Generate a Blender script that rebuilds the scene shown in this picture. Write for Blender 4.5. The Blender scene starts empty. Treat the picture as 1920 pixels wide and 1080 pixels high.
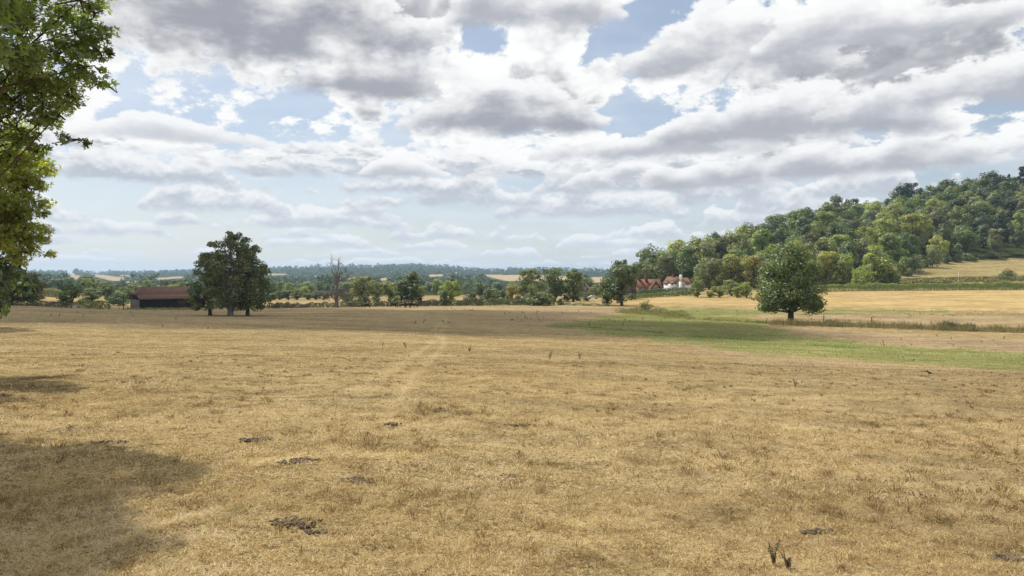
import bpy, math, random
import numpy as np
from mathutils import Vector, Matrix

scene = bpy.context.scene
COL = scene.collection
R = math.radians
F = 1371.0          # focal length in pixels of the 1920 px wide photograph
HY = 520.0          # eye level in the photograph
CZ = 11.0           # height of the eye above the valley floor datum

# ------------------------------------------------------------------ camera
cam_d = bpy.data.cameras.new('camera')
cam = bpy.data.objects.new('camera', cam_d)
COL.objects.link(cam)
cam.location = (0, 0, CZ)
cam.rotation_euler = (R(90), 0, 0)
cam_d.sensor_width = 36
cam_d.lens = 36 * F / 1920
cam_d.shift_y = -(540 - HY) / 1920
cam_d.clip_start = 0.1
cam_d.clip_end = 60000
scene.camera = cam

# ------------------------------------------------------------------ light
SUN_AZ = R(-40)     # from the view direction, negative is to the left
SUN_EL = R(53)
sun_dir = Vector((math.sin(SUN_AZ) * math.cos(SUN_EL), math.cos(SUN_AZ) * math.cos(SUN_EL), math.sin(SUN_EL)))
sd = bpy.data.lights.new('sun', 'SUN')
sd.energy = 5.0
sd.angle = R(0.53)
sd.color = (1.0, 0.93, 0.80)
sun = bpy.data.objects.new('sun', sd)
COL.objects.link(sun)
sun.rotation_euler = sun_dir.to_track_quat('Z', 'Y').to_euler()
sun.location = (0, 0, 60)

scene.view_settings.view_transform = 'Standard'
scene.view_settings.look = 'None'
scene.view_settings.exposure = 0.28
scene.view_settings.gamma = 1.0
scene.view_settings.use_curve_mapping = False
scene.render.engine = 'CYCLES'
scene.cycles.use_denoising = True
scene.cycles.max_bounces = 6
scene.cycles.diffuse_bounces = 2
scene.cycles.glossy_bounces = 1
scene.cycles.transmission_bounces = 3
scene.cycles.volume_bounces = 0
scene.cycles.sample_clamp_indirect = 4.0
scene.cycles.transparent_max_bounces = 8


class NT:
    """small helper to wire node trees"""
    def __init__(self, tree):
        self.t = tree
        self.n = tree.nodes
        self.l = tree.links

    def put(self, sock, v):
        if v is None:
            return
        if isinstance(v, bpy.types.NodeSocket):
            self.l.new(v, sock)
        else:
            if isinstance(v, (tuple, list)) and len(v) == 3 and sock.type == 'RGBA':
                v = (*v, 1)
            sock.default_value = v

    def math(self, op, a, b=None, c=None, clamp=False):
        n = self.n.new('ShaderNodeMath')
        n.operation = op
        n.use_clamp = clamp
        for i, v in enumerate((a, b, c)):
            if v is not None:
                self.put(n.inputs[i], v)
        return n.outputs[0]

    def vmath(self, op, a, b=None, s=None):
        n = self.n.new('ShaderNodeVectorMath')
        n.operation = op
        self.put(n.inputs[0], a)
        if b is not None:
            self.put(n.inputs[1], b)
        if s is not None:
            self.put(n.inputs['Scale'], s)
        return n.outputs['Value'] if op in ('LENGTH', 'DOT_PRODUCT', 'DISTANCE') else n.outputs[0]

    def mix(self, f, a, b, mode='MIX'):
        n = self.n.new('ShaderNodeMix')
        n.data_type = 'RGBA'
        n.blend_type = mode
        n.clamp_factor = True
        self.put(n.inputs[0], f)
        self.put(n.inputs[6], a)
        self.put(n.inputs[7], b)
        return n.outputs[2]

    def smooth(self, v, lo, hi, a=0.0, b=1.0):
        n = self.n.new('ShaderNodeMapRange')
        n.interpolation_type = 'SMOOTHSTEP'
        self.put(n.inputs[0], v)
        n.inputs[1].default_value = lo
        n.inputs[2].default_value = hi
        n.inputs[3].default_value = a
        n.inputs[4].default_value = b
        return n.outputs[0]

    def noise(self, vec, scale, detail=4, rough=0.55, dist=0.0, dim='3D'):
        n = self.n.new('ShaderNodeTexNoise')
        n.noise_dimensions = dim
        if vec is not None:
            self.put(n.inputs['Vector'], vec)
        n.inputs['Scale'].default_value = scale
        n.inputs['Detail'].default_value = detail
        n.inputs['Roughness'].default_value = rough
        n.inputs['Distortion'].default_value = dist
        return n.outputs[0]

    def comb(self, x, y, z):
        n = self.n.new('ShaderNodeCombineXYZ')
        for i, v in enumerate((x, y, z)):
            self.put(n.inputs[i], v)
        return n.outputs[0]

    def sep(self, v):
        n = self.n.new('ShaderNodeSeparateXYZ')
        self.put(n.inputs[0], v)
        return n.outputs

    def attr(self, name):
        n = self.n.new('ShaderNodeAttribute')
        n.attribute_name = name
        return n


# ------------------------------------------------------------------ sky
world = bpy.data.worlds.new('World')
scene.world = world
world.use_nodes = True
SKY_STRENGTH = 0.082


SEED = (23.7, 12.9, 0.0)


def build_sky():
    w = NT(world.node_tree)
    w.n.clear()
    out = w.n.new('ShaderNodeOutputWorld')
    bg = w.n.new('ShaderNodeBackground')
    bg.inputs['Strength'].default_value = SKY_STRENGTH
    w.l.new(bg.outputs[0], out.inputs[0])
    sky = w.n.new('ShaderNodeTexSky')
    sky.sky_type = 'NISHITA'
    sky.sun_disc = False
    sky.sun_elevation = SUN_EL
    sky.sun_rotation = SUN_AZ % (2 * math.pi)
    sky.air_density = 1.0
    sky.dust_density = 1.2
    sky.ozone_density = 1.4
    tc = w.n.new('ShaderNodeTexCoord')
    dx, dy, dz = w.sep(tc.outputs['Generated'])
    C0, GAM = 0.035, 0.50
    el = w.math('ADD', w.math('MAXIMUM', dz, 0.0), C0)
    r = w.math('POWER', w.math('DIVIDE', 1.0, el), GAM)
    hl = w.math('SQRT', w.math('ADD', w.math('ADD', w.math('MULTIPLY', dx, dx), w.math('MULTIPLY', dy, dy)), 1e-6))
    k = w.math('DIVIDE', r, hl)
    Q = w.comb(w.math('MULTIPLY', dx, k), w.math('MULTIPLY', dy, k), 0.0)

    def qpos(px, py):
        z = (HY - py) / F
        x = (px - 960) / F
        l = math.sqrt(x * x + 1 + z * z)
        rr = (1 / (z / l + C0)) ** GAM
        hh = math.sqrt(x * x + 1)
        return np.array((x / hh * rr, 1 / hh * rr))
    # the large clouds (+) and the gaps of blue between them (-): centre and half extents in degrees of sky
    BUMPS = [
        (490, 20, 320, 80, 0.10), (1420, 250, 260, 50, 0.07), (1700, 120, 250, 60, 0.06), (1100, 40, 200, 50, .05),
        (420, 232, 300, 26, -0.11), (640, 250, 180, 20, -0.12),
        (925, 98, 55, 18, -0.08), (1620, 66, 60, 10, -0.11), (1880, 240, 50, 20, -0.12),
    ]
    wn = w.n.new('ShaderNodeTexNoise')
    wn.noise_dimensions = '2D'
    wn.inputs['Scale'].default_value = 2.4
    wn.inputs['Detail'].default_value = 4
    w.l.new(Q, wn.inputs['Vector'])
    warp = w.vmath('SCALE', w.vmath('SUBTRACT', wn.outputs['Color'], (0.5, 0.5, 0.5)), s=0.38)
    warp = w.vmath('MULTIPLY', warp, (1, 1, 0))

    def bump_sum(q, items):
        qw = w.vmath('ADD', q, warp)
        f = None
        for (px, py, hx, hy, wt) in items:
            c = qpos(px, py)
            rx = float(np.hypot(*(qpos(px + hx, py) - c)))
            top = max(py - hy, -60)
            ry = float(np.hypot(*(qpos(px, py + hy) - qpos(px, top)))) * hy / (py + hy - top)
            m = w.n.new('ShaderNodeMapping')
            m.vector_type = 'TEXTURE'
            m.inputs['Location'].default_value = (float(c[0]), float(c[1]), 0)
            m.inputs['Rotation'].default_value = (0, 0, math.atan2(-c[0], c[1]))
            m.inputs['Scale'].default_value = (rx * 2.3, ry * 2.3, 1)
            w.l.new(qw, m.inputs['Vector'])
            g = w.n.new('ShaderNodeTexGradient')
            g.gradient_type = 'QUADRATIC_SPHERE'
            w.l.new(m.outputs[0], g.inputs[0])
            f = w.math('MULTIPLY', g.outputs['Fac'], wt * 1.15) if f is None else w.math('MULTIPLY_ADD', g.outputs['Fac'], wt * 1.15, f)
        return f

    def density(q, bias, big, fine):
        q = w.vmath('ADD', q, SEED)
        f = w.math('MULTIPLY_ADD', w.noise(q, 2.6, big, 0.5, dim='2D'), 0.56, bias)
        return w.math('MULTIPLY_ADD', w.noise(q, 6.4, fine, 0.655, dim='2D'), 0.50, f)

    THR = 0.478

    def upward(s):
        return w.vmath('MULTIPLY', Q, (s ** -GAM, s ** -GAM, 0))
    b0 = bump_sum(Q, BUMPS)
    b0 = w.math('ADD', b0, w.smooth(dz, 0.03, 0.20, 0.030, 0.0))
    f0 = density(Q, b0, 2, 6)
    v = w.n.new('ShaderNodeTexVoronoi')
    v.voronoi_dimensions = '2D'
    v.feature = 'F1'
    v.inputs['Scale'].default_value = 11.0
    w.l.new(w.vmath('ADD', Q, w.vmath('SCALE', warp, s=0.5)), v.inputs['Vector'])
    f0 = w.math('MULTIPLY_ADD', w.math('SUBTRACT', 0.45, v.outputs['Distance']), 0.13, f0)
    f1 = density(upward(1.12), b0, 1, 3)
    # clouds thin out into separate small heaps towards the horizon
    thick = w.smooth(f0, THR + 0.05, THR + 0.30)
    up1 = w.smooth(f1, THR - 0.01, THR + 0.16)
    alpha = w.smooth(f0, THR - 0.02, THR + 0.045)
    shade = w.math('MULTIPLY', up1, 0.66)
    shade = w.math('ADD', w.math('MULTIPLY', shade, w.smooth(f0, THR + .01, THR + .15)), w.math('MULTIPLY', thick, 0.42))
    # nearer clouds overhead show their dark bases, distant ones mostly their lit sides
    near = w.smooth(dz, 0.05, 0.26, 0.80, 1.0)
    shade = w.math('MULTIPLY', shade, near)
    relief = w.smooth(w.math('SUBTRACT', f0, f1), -0.06, 0.08, -0.20, 0.16)
    shade = w.math('SUBTRACT', shade, relief)
    shade = w.math('ADD', shade, w.math('MULTIPLY', w.math('SUBTRACT', w.noise(Q, 9.0, 4, 0.55, dim='2D'), 0.5), 0.30))
    shade = w.smooth(shade, -0.05, 1.45)
    col = w.mix(shade, (10.2, 10.2, 10.1), (3.0, 3.1, 3.6))
    ci = w.noise(w.vmath('MULTIPLY', Q, (0.6, 1.0, 1.0)), 2.2, 5, 0.62, dim='2D')
    veil = w.smooth(ci, 0.36, 0.72, 0.22, 0.62)
    skyc = w.mix(veil, sky.outputs[0], (8.2, 8.8, 9.6))
    # rows of small heaped clouds, flat based, shrinking towards the horizon: far rows first
    rows = [(496, 12, 15), (482, 18, 11.5), (468, 25, 9.5), (450, 33, 8.0), (430, 42, 7.0), (408, 50, 6.0), (386, 56, 5.4), (362, 58, 5.0), (336, 56, 4.6), (312, 50, 4.3)]
    hx = w.math('DIVIDE', dx, hl)
    hy = w.math('DIVIDE', dy, hl)
    puff = w.noise(w.comb(w.math('MULTIPLY', dx, 1.0), dy, w.math('MULTIPLY', dz, 1.5)), 24.0, 5, 0.60)
    puff2 = w.noise(w.comb(dx, dy, w.math('MULTIPLY', w.math('ADD', dz, .006), 1.5)), 24.0, 3, 0.60)
    low = skyc
    for n, (row, hgt, fr) in enumerate(rows):
        e0 = (HY - row) / F
        H = hgt / F
        cov = w.noise(w.comb(hx, hy, 3.1 * n + .7), fr, 2, 0.5)
        bend = w.math('MULTIPLY', w.math('SUBTRACT', cov, .5), H * .5)
        v = w.math('MULTIPLY', w.math('SUBTRACT', dz, w.math('ADD', bend, e0)), 1 / H)
        c = w.smooth(cov, .36, .64, -.30, 1.10)
        dn = w.math('SUBTRACT', c, v)
        dn = w.math('MULTIPLY_ADD', w.math('SUBTRACT', puff, .5), 1.7, dn)
        a = w.math('MULTIPLY', w.smooth(dn, .0, .20), w.smooth(w.math('MULTIPLY_ADD', w.math('SUBTRACT', puff, .5), .9, v), -.14, .12))
        a = w.math('MULTIPLY', a, .92)
        lit = w.math('MULTIPLY_ADD', w.math('SUBTRACT', puff, puff2), 2.6, w.smooth(dn, .95, .10, 0.0, .42))
        lit = w.math('ADD', lit, w.smooth(v, .0, .85, .0, .62))
        lit = w.smooth(lit, -.05, 1.0)
        k = min(1.0, n / 7.0)
        cc = w.mix(lit, (6.5 - 1.6 * k, 6.95 - 1.65 * k, 7.7 - 1.7 * k), (9.3 + .4 * k, 9.4 + .3 * k, 9.5 + .2 * k))
        low = w.mix(a, low, cc)
    up = w.smooth(w.math('MULTIPLY_ADD', w.math('SUBTRACT', puff, .5), .05, dz), .120, .165)
    full = w.mix(w.math('MULTIPLY', alpha, up), low, col)
    # the large flat-based clouds, far to near: photo column and row of the base, half width, height, darkness
    big1 = w.noise(w.comb(dx, dy, w.math('MULTIPLY', dz, 1.9)), 10.5, 7, 0.60)
    big2 = w.noise(w.comb(dx, dy, w.math('MULTIPLY_ADD', dz, 1.9, .022)), 10.5, 4, 0.60)
    b1c = w.math('SUBTRACT', big1, .5)
    rel = w.math('SUBTRACT', big1, big2)
    for (px, row, hw, hgt, dk) in [(1105, 352, 70, 34, .5), (1190, 340, 75, 36, .5), (1330, 352, 150, 48, .55), (760, 330, 95, 36, .4), (1620, 330, 420, 62, .75), (1230, 296, 250, 52, .6), (330, 268, 190, 42, .2), (1500, 262, 330, 80, .8),
                                   (960, 252, 250, 92, .95), (1800, 205, 240, 80, .65), (660, 188, 190, 70, .95), (1350, 150, 260, 110, .7), (430, 112, 420, 190, 1.0), (1680, 92, 300, 70, .6), (1010, 70, 190, 90, .7)]:
        az0 = math.atan((px - 960) / F)
        e0 = (HY - row) / F * math.cos(az0)
        H = hgt / F
        sdir = w.math('MULTIPLY_ADD', dx, math.cos(az0) * F / hw, w.math('MULTIPLY', dy, -math.sin(az0) * F / hw))
        v = w.math('MULTIPLY_ADD', dz, 1 / H, -e0 / H)
        c = w.math('MULTIPLY_ADD', w.math('MULTIPLY', sdir, sdir), -1.15, 1.0)
        dn = w.math('MULTIPLY_ADD', b1c, 2.3, w.math('SUBTRACT', c, v))
        a = w.math('MULTIPLY', w.smooth(dn, .0, .16), w.smooth(w.math('MULTIPLY_ADD', b1c, .9, v), -.16, .16))
        a = w.math('MULTIPLY', a, w.smooth(dy, 0.0, .2))
        lit = w.math('MULTIPLY_ADD', rel, 2.2, w.smooth(dn, 1.05, .08, 0.0, .80))
        lit = w.math('ADD', lit, w.smooth(v, .15, 1.1, .0, .40))
        lit = w.smooth(lit, -.05 + .22 * dk, 1.05 + .12 * dk)
        lo = (6.9 - 3.4 * dk, 7.1 - 3.5 * dk, 7.6 - 3.5 * dk)
        full = w.mix(w.math('MULTIPLY', a, .95), full, w.mix(lit, lo, (9.9, 9.9, 9.85)))
    hz = w.math('EXPONENT', w.math('MULTIPLY', w.math('MAXIMUM', dz, 0.0), -14.0))
    full = w.mix(w.math('MULTIPLY', hz, 0.45), full, (8.5, 8.8, 9.1))
    w.l.new(full, bg.inputs['Color'])
    world.cycles.sampling_method = 'NONE'


build_sky()

# ------------------------------------------------------------------ mesh helpers
rng = np.random.default_rng(11)


def np_mesh(name, verts, faces, attrs=None, smooth=False):
    """mesh from numpy arrays; faces is (n,3) or (n,4), attrs are per-face or per-vertex floats"""
    me = bpy.data.meshes.new(name)
    verts = np.asarray(verts, np.float32)
    faces = np.asarray(faces, np.int32)
    k = faces.shape[1]
    me.vertices.add(len(verts))
    me.vertices.foreach_set('co', verts.ravel())
    me.loops.add(faces.size)
    me.loops.foreach_set('vertex_index', faces.ravel())
    me.polygons.add(len(faces))
    me.polygons.foreach_set('loop_start', np.arange(0, faces.size, k, dtype=np.int32))
    if smooth:
        me.polygons.foreach_set('use_smooth', np.ones(len(faces), bool))
    me.update(calc_edges=True)
    for an, av in (attrs or {}).items():
        av = np.asarray(av, np.float32)
        dom = 'FACE' if len(av) == len(faces) and len(av) != len(verts) else 'POINT'
        a = me.attributes.new(an, 'FLOAT', dom)
        a.data.foreach_set('value', av)
    return me


def link(name, me, mat=None, parent=None, loc=None):
    o = bpy.data.objects.new(name, me)
    COL.objects.link(o)
    if mat is not None:
        if me.materials:
            pass
        else:
            me.materials.append(mat)
    if parent is not None:
        o.parent = parent
    if loc is not None:
        o.location = loc
    return o


def empty(name, loc=(0, 0, 0), rz=0.0):
    o = bpy.data.objects.new(name, None)
    COL.objects.link(o)
    o.location = loc
    o.rotation_euler = (0, 0, rz)
    o.empty_display_size = 0.3
    return o


def tag(o, label=None, cat=None, group=None, kind=None):
    if label:
        o['label'] = label
    if cat:
        o['category'] = cat
    if group:
        o['group'] = group
    if kind:
        o['kind'] = kind
    return o


class MB:
    """collects boxes, prisms and tubes, quads only"""
    def __init__(self):
        self.v, self.f, self.n = [], [], 0

    def add(self, v, f):
        v = np.asarray(v, float)
        self.v.append(v)
        self.f.append(np.asarray(f, int) + self.n)
        self.n += len(v)

    def box(self, x0, x1, y0, y1, z0, z1, rot=None):
        v = np.array([(x, y, z) for z in (z0, z1) for y in (y0, y1) for x in (x0, x1)], float)
        if rot is not None:
            v = v @ np.asarray(rot).T
        self.add(v, [(0, 2, 3, 1), (4, 5, 7, 6), (0, 1, 5, 4), (2, 6, 7, 3), (0, 4, 6, 2), (1, 3, 7, 5)])

    def tube(self, pts, rad, n=6, cap=True):
        pts = np.asarray(pts, float)
        rad = np.asarray(rad, float)
        m = len(pts)
        d = np.gradient(pts, axis=0)
        d /= np.linalg.norm(d, axis=1)[:, None] + 1e-9
        ref = np.array((0.31, 0.2, 0.93)) if abs(d[0][2]) < 0.8 else np.array((0.9, 0.3, 0.1))
        a = np.cross(d, ref)
        a /= np.linalg.norm(a, axis=1)[:, None] + 1e-9
        b = np.cross(d, a)
        th = np.linspace(0, 2 * np.pi, n, endpoint=False)
        ring = pts[:, None, :] + rad[:, None, None] * (np.cos(th)[None, :, None] * a[:, None, :] + np.sin(th)[None, :, None] * b[:, None, :])
        f = []
        for i in range(m - 1):
            for j in range(n):
                k = (j + 1) % n
                f.append((i * n + j, i * n + k, (i + 1) * n + k, (i + 1) * n + j))
        v = ring.reshape(-1, 3)
        if cap:
            v = np.vstack([v, pts[-1][None]])
            t = len(v) - 1
            o = (m - 1) * n
            for j in range(0, n, 2):
                f.append((o + j, o + (j + 1) % n, o + (j + 2) % n, t))
        self.add(v, f)

    def quad(self, a, b, c, d):
        self.add([a, b, c, d], [(0, 1, 2, 3)])

    def mesh(self, name, smooth=False):
        return np_mesh(name, np.vstack(self.v), np.vstack(self.f), smooth=smooth)


def fnoise(x, y, seed=0, scale=1.0, oct=4):
    """cheap smooth 2-D noise in about -1..1 from rotated sine sums"""
    r = np.random.default_rng(seed)
    out = np.zeros(np.broadcast(x, y).shape)
    amp, tot, fr = 1.0, 0.0, 1.0 / scale
    for o in range(oct):
        s = 0
        for k in range(4):
            a, p = r.uniform(0, 2 * np.pi, 2)
            q = r.uniform(0.7, 1.3) * fr * 2 * np.pi
            s = s + np.sin(q * (np.cos(a) * x + np.sin(a) * y) + p + 1.3 * np.sin(q * 0.6 * (np.sin(a) * x - np.cos(a) * y) + p * 2))
        out = out + amp * s / 2.6
        tot += amp
        amp *= 0.55
        fr *= 2.1
    return out / tot


# ------------------------------------------------------------------ terrain
# each column: bearing as photo column, then (distance, photo row where the ground lies)
def near_rows(k, h0=1.85):
    return [(d, HY + F * (h0 + k * d) / d) for d in (0.7, 1.5, 3, 5, 8, 12, 20, 30)]


COLS = {
    -300: near_rows(.050) + [(45, 645), (80, 608), (130, 584), (200, 570), (260, 560), (330, 552), (500, 546), (900, 537), (1600, 530), (2600, 520), (3600, 512), (4300, 510), (9000, 514)],
    50: near_rows(.050) + [(45, 647), (80, 612), (130, 590), (200, 573.5), (260, 564), (300, 556), (420, 549), (900, 538), (1500, 532), (2400, 524), (3300, 515), (4200, 512), (9000, 514)],
    250: near_rows(.050) + [(45, 650), (80, 616), (130, 594), (190, 582), (240, 580), (300, 570), (420, 556), (900, 541), (1500, 533), (2400, 525), (3300, 517), (4200, 514), (9000, 514)],
    430: near_rows(.052) + [(45, 652), (80, 618), (130, 595), (150, 590), (210, 580), (300, 568), (420, 557), (900, 542), (1500, 534), (2400, 523), (3300, 512), (4200, 506), (9000, 513)],
    630: near_rows(.054) + [(45, 656), (80, 622), (120, 604), (170, 585), (215, 577), (260, 571), (340, 563), (450, 556), (900, 542), (1500, 534), (2400, 520), (3300, 508), (4200, 502), (9000, 512)],
    800: near_rows(.057) + [(45, 660), (80, 627), (120, 607), (170, 588), (225, 574), (260, 570), (340, 562), (450, 555), (900, 541), (1500, 533), (2400, 517), (3300, 504), (4200, 498), (9000, 512)],
    900: near_rows(.058) + [(42, 665), (55, 650), (80, 631), (120, 608), (170, 588), (225, 573.5), (260, 568), (330, 561), (450, 554), (900, 541), (1500, 533), (2400, 523), (3300, 513), (4200, 510), (9000, 512)],
    1000: near_rows(.060) + [(42, 668), (55, 651), (80, 634), (120, 609), (170, 588), (225, 573), (260, 567), (320, 560), (450, 553), (900, 540), (1500, 532), (2400, 521), (3300, 511), (4200, 507), (9000, 512)],
    1130: near_rows(.063) + [(42, 673), (55, 658), (80, 640), (120, 612), (170, 590), (225, 572), (260, 564), (300, 558), (360, 554), (450, 550), (900, 538), (1500, 531), (2400, 522), (3300, 513), (4200, 509), (9000, 513)],
    1250: near_rows(.065) + [(42, 678), (55, 664), (80, 643), (120, 614), (160, 595), (205, 577), (260, 558), (300, 549), (330, 545), (380, 535), (430, 522), (500, 522), (700, 527), (1500, 528), (4200, 512), (9000, 513)],
    1400: near_rows(.067) + [(42, 683), (55, 671), (80, 648), (120, 618), (153, 602), (200, 580), (260, 557), (300, 547), (340, 538), (420, 503), (500, 470), (560, 462), (700, 480), (1500, 510), (4200, 512), (9000, 513)],
    1600: near_rows(.070) + [(40, 692), (55, 680), (80, 654), (120, 623), (153, 605), (198, 580), (240, 563), (283, 547), (300, 541), (330, 533), (400, 496), (500, 445), (570, 425), (650, 420), (900, 460), (4200, 512), (9000, 513)],
    1900: near_rows(.074) + [(40, 700), (55, 688), (80, 664), (120, 632), (153, 611), (196, 581), (240, 562), (283, 546), (298, 540), (320, 527), (350, 515), (420, 491), (500, 435), (600, 375), (700, 360), (900, 390), (4200, 512), (9000, 513)],
    2300: near_rows(.076) + [(40, 705), (55, 694), (80, 670), (120, 637), (153, 614), (196, 582), (240, 562), (283, 545), (298, 539), (320, 525), (350, 513), (430, 470), (500, 420), (600, 355), (700, 335), (900, 370), (4200, 512), (9000, 513)],
}
LD = np.linspace(math.log(0.5), math.log(9500), 420)
AZS = np.linspace(-R(48), R(48), 260)


def build_table():
    rows = []
    azc = []
    for px in sorted(COLS):
        pts = sorted(COLS[px])
        ld = np.log([p[0] for p in pts])
        s = np.array([(p[1] - HY) / F for p in pts])
        H = s * np.exp(ld)                      # drop below the eye
        Hi = np.interp(LD, ld, H)
        # smooth along the distance
        kern = np.exp(-np.linspace(-2, 2, 13) ** 2)
        kern /= kern.sum()
        Hp = np.pad(Hi / np.exp(LD), 6, mode='edge')
        Hi = np.convolve(Hp, kern, 'valid') * np.exp(LD)
        rows.append(Hi / np.exp(LD))
        azc.append(math.atan((px - 960) / F))
    rows = np.array(rows)
    out = np.empty((len(AZS), len(LD)))
    for j in range(len(LD)):
        out[:, j] = np.interp(AZS, azc, rows[:, j])
    kern = np.exp(-np.linspace(-2, 2, 19) ** 2)
    kern /= kern.sum()
    op = np.pad(out, ((9, 9), (0, 0)), mode='edge')
    for j in range(len(LD)):
        out[:, j] = np.convolve(op[:, j], kern, 'valid')
    return out


TAB = build_table()


def _lookup(az, ld):
    a = np.clip((az - AZS[0]) / (AZS[1] - AZS[0]), 0, len(AZS) - 1.001)
    b = np.clip((ld - LD[0]) / (LD[1] - LD[0]), 0, len(LD) - 1.001)
    i, j = a.astype(int), b.astype(int)
    fa, fb = a - i, b - j
    return (TAB[i, j] * (1 - fa) + TAB[i + 1, j] * fa) * (1 - fb) + (TAB[i, j + 1] * (1 - fa) + TAB[i + 1, j + 1] * fa) * fb


def ground(x, y):
    """height of the land at x, y"""
    x = np.asarray(x, float)
    y = np.asarray(y, float)
    az = np.arctan2(x, y)
    r = np.hypot(x, y) + 1e-6
    lim = R(47)

    def at_az(a):
        d = r * np.cos(a)
        return -_lookup(a, np.log(np.maximum(d, 0.5))) * d
    h = at_az(np.clip(az, -lim, lim))
    side = np.clip((np.abs(az) - lim) / (np.pi - lim), 0, 1)
    side = side * side * (3 - 2 * side)
    hm = 0.5 * (at_az(np.full_like(az, lim)) + at_az(np.full_like(az, -lim)))
    h = h * (1 - side) + hm * side
    # rough pasture: hummocks and tussocks
    f1 = np.clip((90 - r) / 60, 0, 1)
    h = h + 0.045 * fnoise(x, y, 5, 1.5, 3) * f1 + 0.06 * fnoise(x, y, 6, 6.0, 2) * np.clip(r / 6, 0, 1) * np.clip((400 - r) / 300, 0, 1)
    h = h + np.clip((r - 450) / 800, 0, 1) * 2.5 * fnoise(x, y, 8, 420, 3)
    return h + CZ


def gz(x, y):
    return float(ground(np.array([x]), np.array([y]))[0])


def at(px, d):
    """point on the land at photo column px and distance d"""
    x = (px - 960) / F * d
    return (x, d, gz(x, d))


def project(x, y, z):
    return 960 + F * x / y, HY - F * (z - CZ) / y


def polymask(px, py, poly):
    poly = np.asarray(poly, float)
    inside = np.zeros(px.shape, bool)
    n = len(poly)
    j = n - 1
    for i in range(n):
        xi, yi = poly[i]
        xj, yj = poly[j]
        c = ((yi > py) != (yj > py)) & (px < (xj - xi) * (py - yi) / (yj - yi + 1e-12) + xi)
        inside ^= c
        j = i
    return inside


# pale stubble fields of the far hills as (column, row) outlines on the land
FAR_FIELDS = [
    [(903, 515), (985, 516), (1075, 517), (1075, 525), (950, 527), (920, 520)],
    [(126, 512), (140, 511), (155, 522), (140, 524)], [(168, 514), (190, 515), (232, 520), (228, 527), (205, 526), (180, 519)],
    [(225, 515), (255, 517), (250, 519), (226, 518)], [(236, 527), (262, 526), (262, 530), (236, 531)],
    [(290, 521), (345, 518), (345, 521), (292, 525)], [(500, 513), (536, 513), (534, 516), (500, 516)],
    [(650, 521), (672, 520), (672, 524), (652, 525)], [(800, 515), (832, 514), (832, 518), (806, 519)],
    [(1105, 520), (1130, 519), (1130, 530), (1108, 530)], [(1040, 518), (1062, 518), (1062, 524), (1040, 523)], [(712, 522), (724, 521), (724, 526), (712, 527)],
    [(94, 529), (106, 529), (106, 532), (94, 532)],
]
FAR_GREEN = [[(857, 521), (890, 523), (888, 526), (858, 524)], [(560, 533), (600, 531), (600, 534), (560, 536)], [(320, 532), (350, 531), (350, 537), (322, 537)], [(800, 548), (822, 547), (822, 552), (800, 552)]]


GREEN_POLY = [(1030, 608), (1120, 598), (1160, 586), (1180, 577), (1300, 576), (1420, 579), (1450, 585), (1400, 598), (1440, 612), (1500, 628), (1600, 640), (1750, 652), (2300, 676), (2300, 706), (1920, 697), (1700, 682), (1500, 668), (1350, 654), (1200, 634), (1090, 620)]
TRACKS = ([(840, 596), (818, 612), (815, 622), (826, 634), (800, 650), (740, 690), (690, 720), (640, 760)],
          [(838, 612), (826, 622), (832, 632), (830, 650), (800, 680), (765, 712), (752, 745), (740, 780)],
          )


def track_weight(px, py, y):
    """how worn the ground is by wheels, 0..1"""
    out = np.zeros(len(px))
    ok0 = (y > 8) & (py > 590) & (py < 790)
    qx, qy, wpx = px[ok0], py[ok0], F * .26 / y[ok0]
    best = np.full(len(qx), 9.0)
    for pts in TRACKS:
        p = np.array(pts, float)
        for a, b in zip(p[:-1], p[1:]):
            t = np.clip((qy - a[1]) / (b[1] - a[1]), 0, 1)
            ok = (qy >= min(a[1], b[1]) - 1) & (qy <= max(a[1], b[1]) + 1)
            best = np.where(ok, np.minimum(best, np.abs(qx - a[0] - t * (b[0] - a[0])) / wpx), best)
    out[ok0] = np.exp(-best ** 2)
    return out


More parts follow.
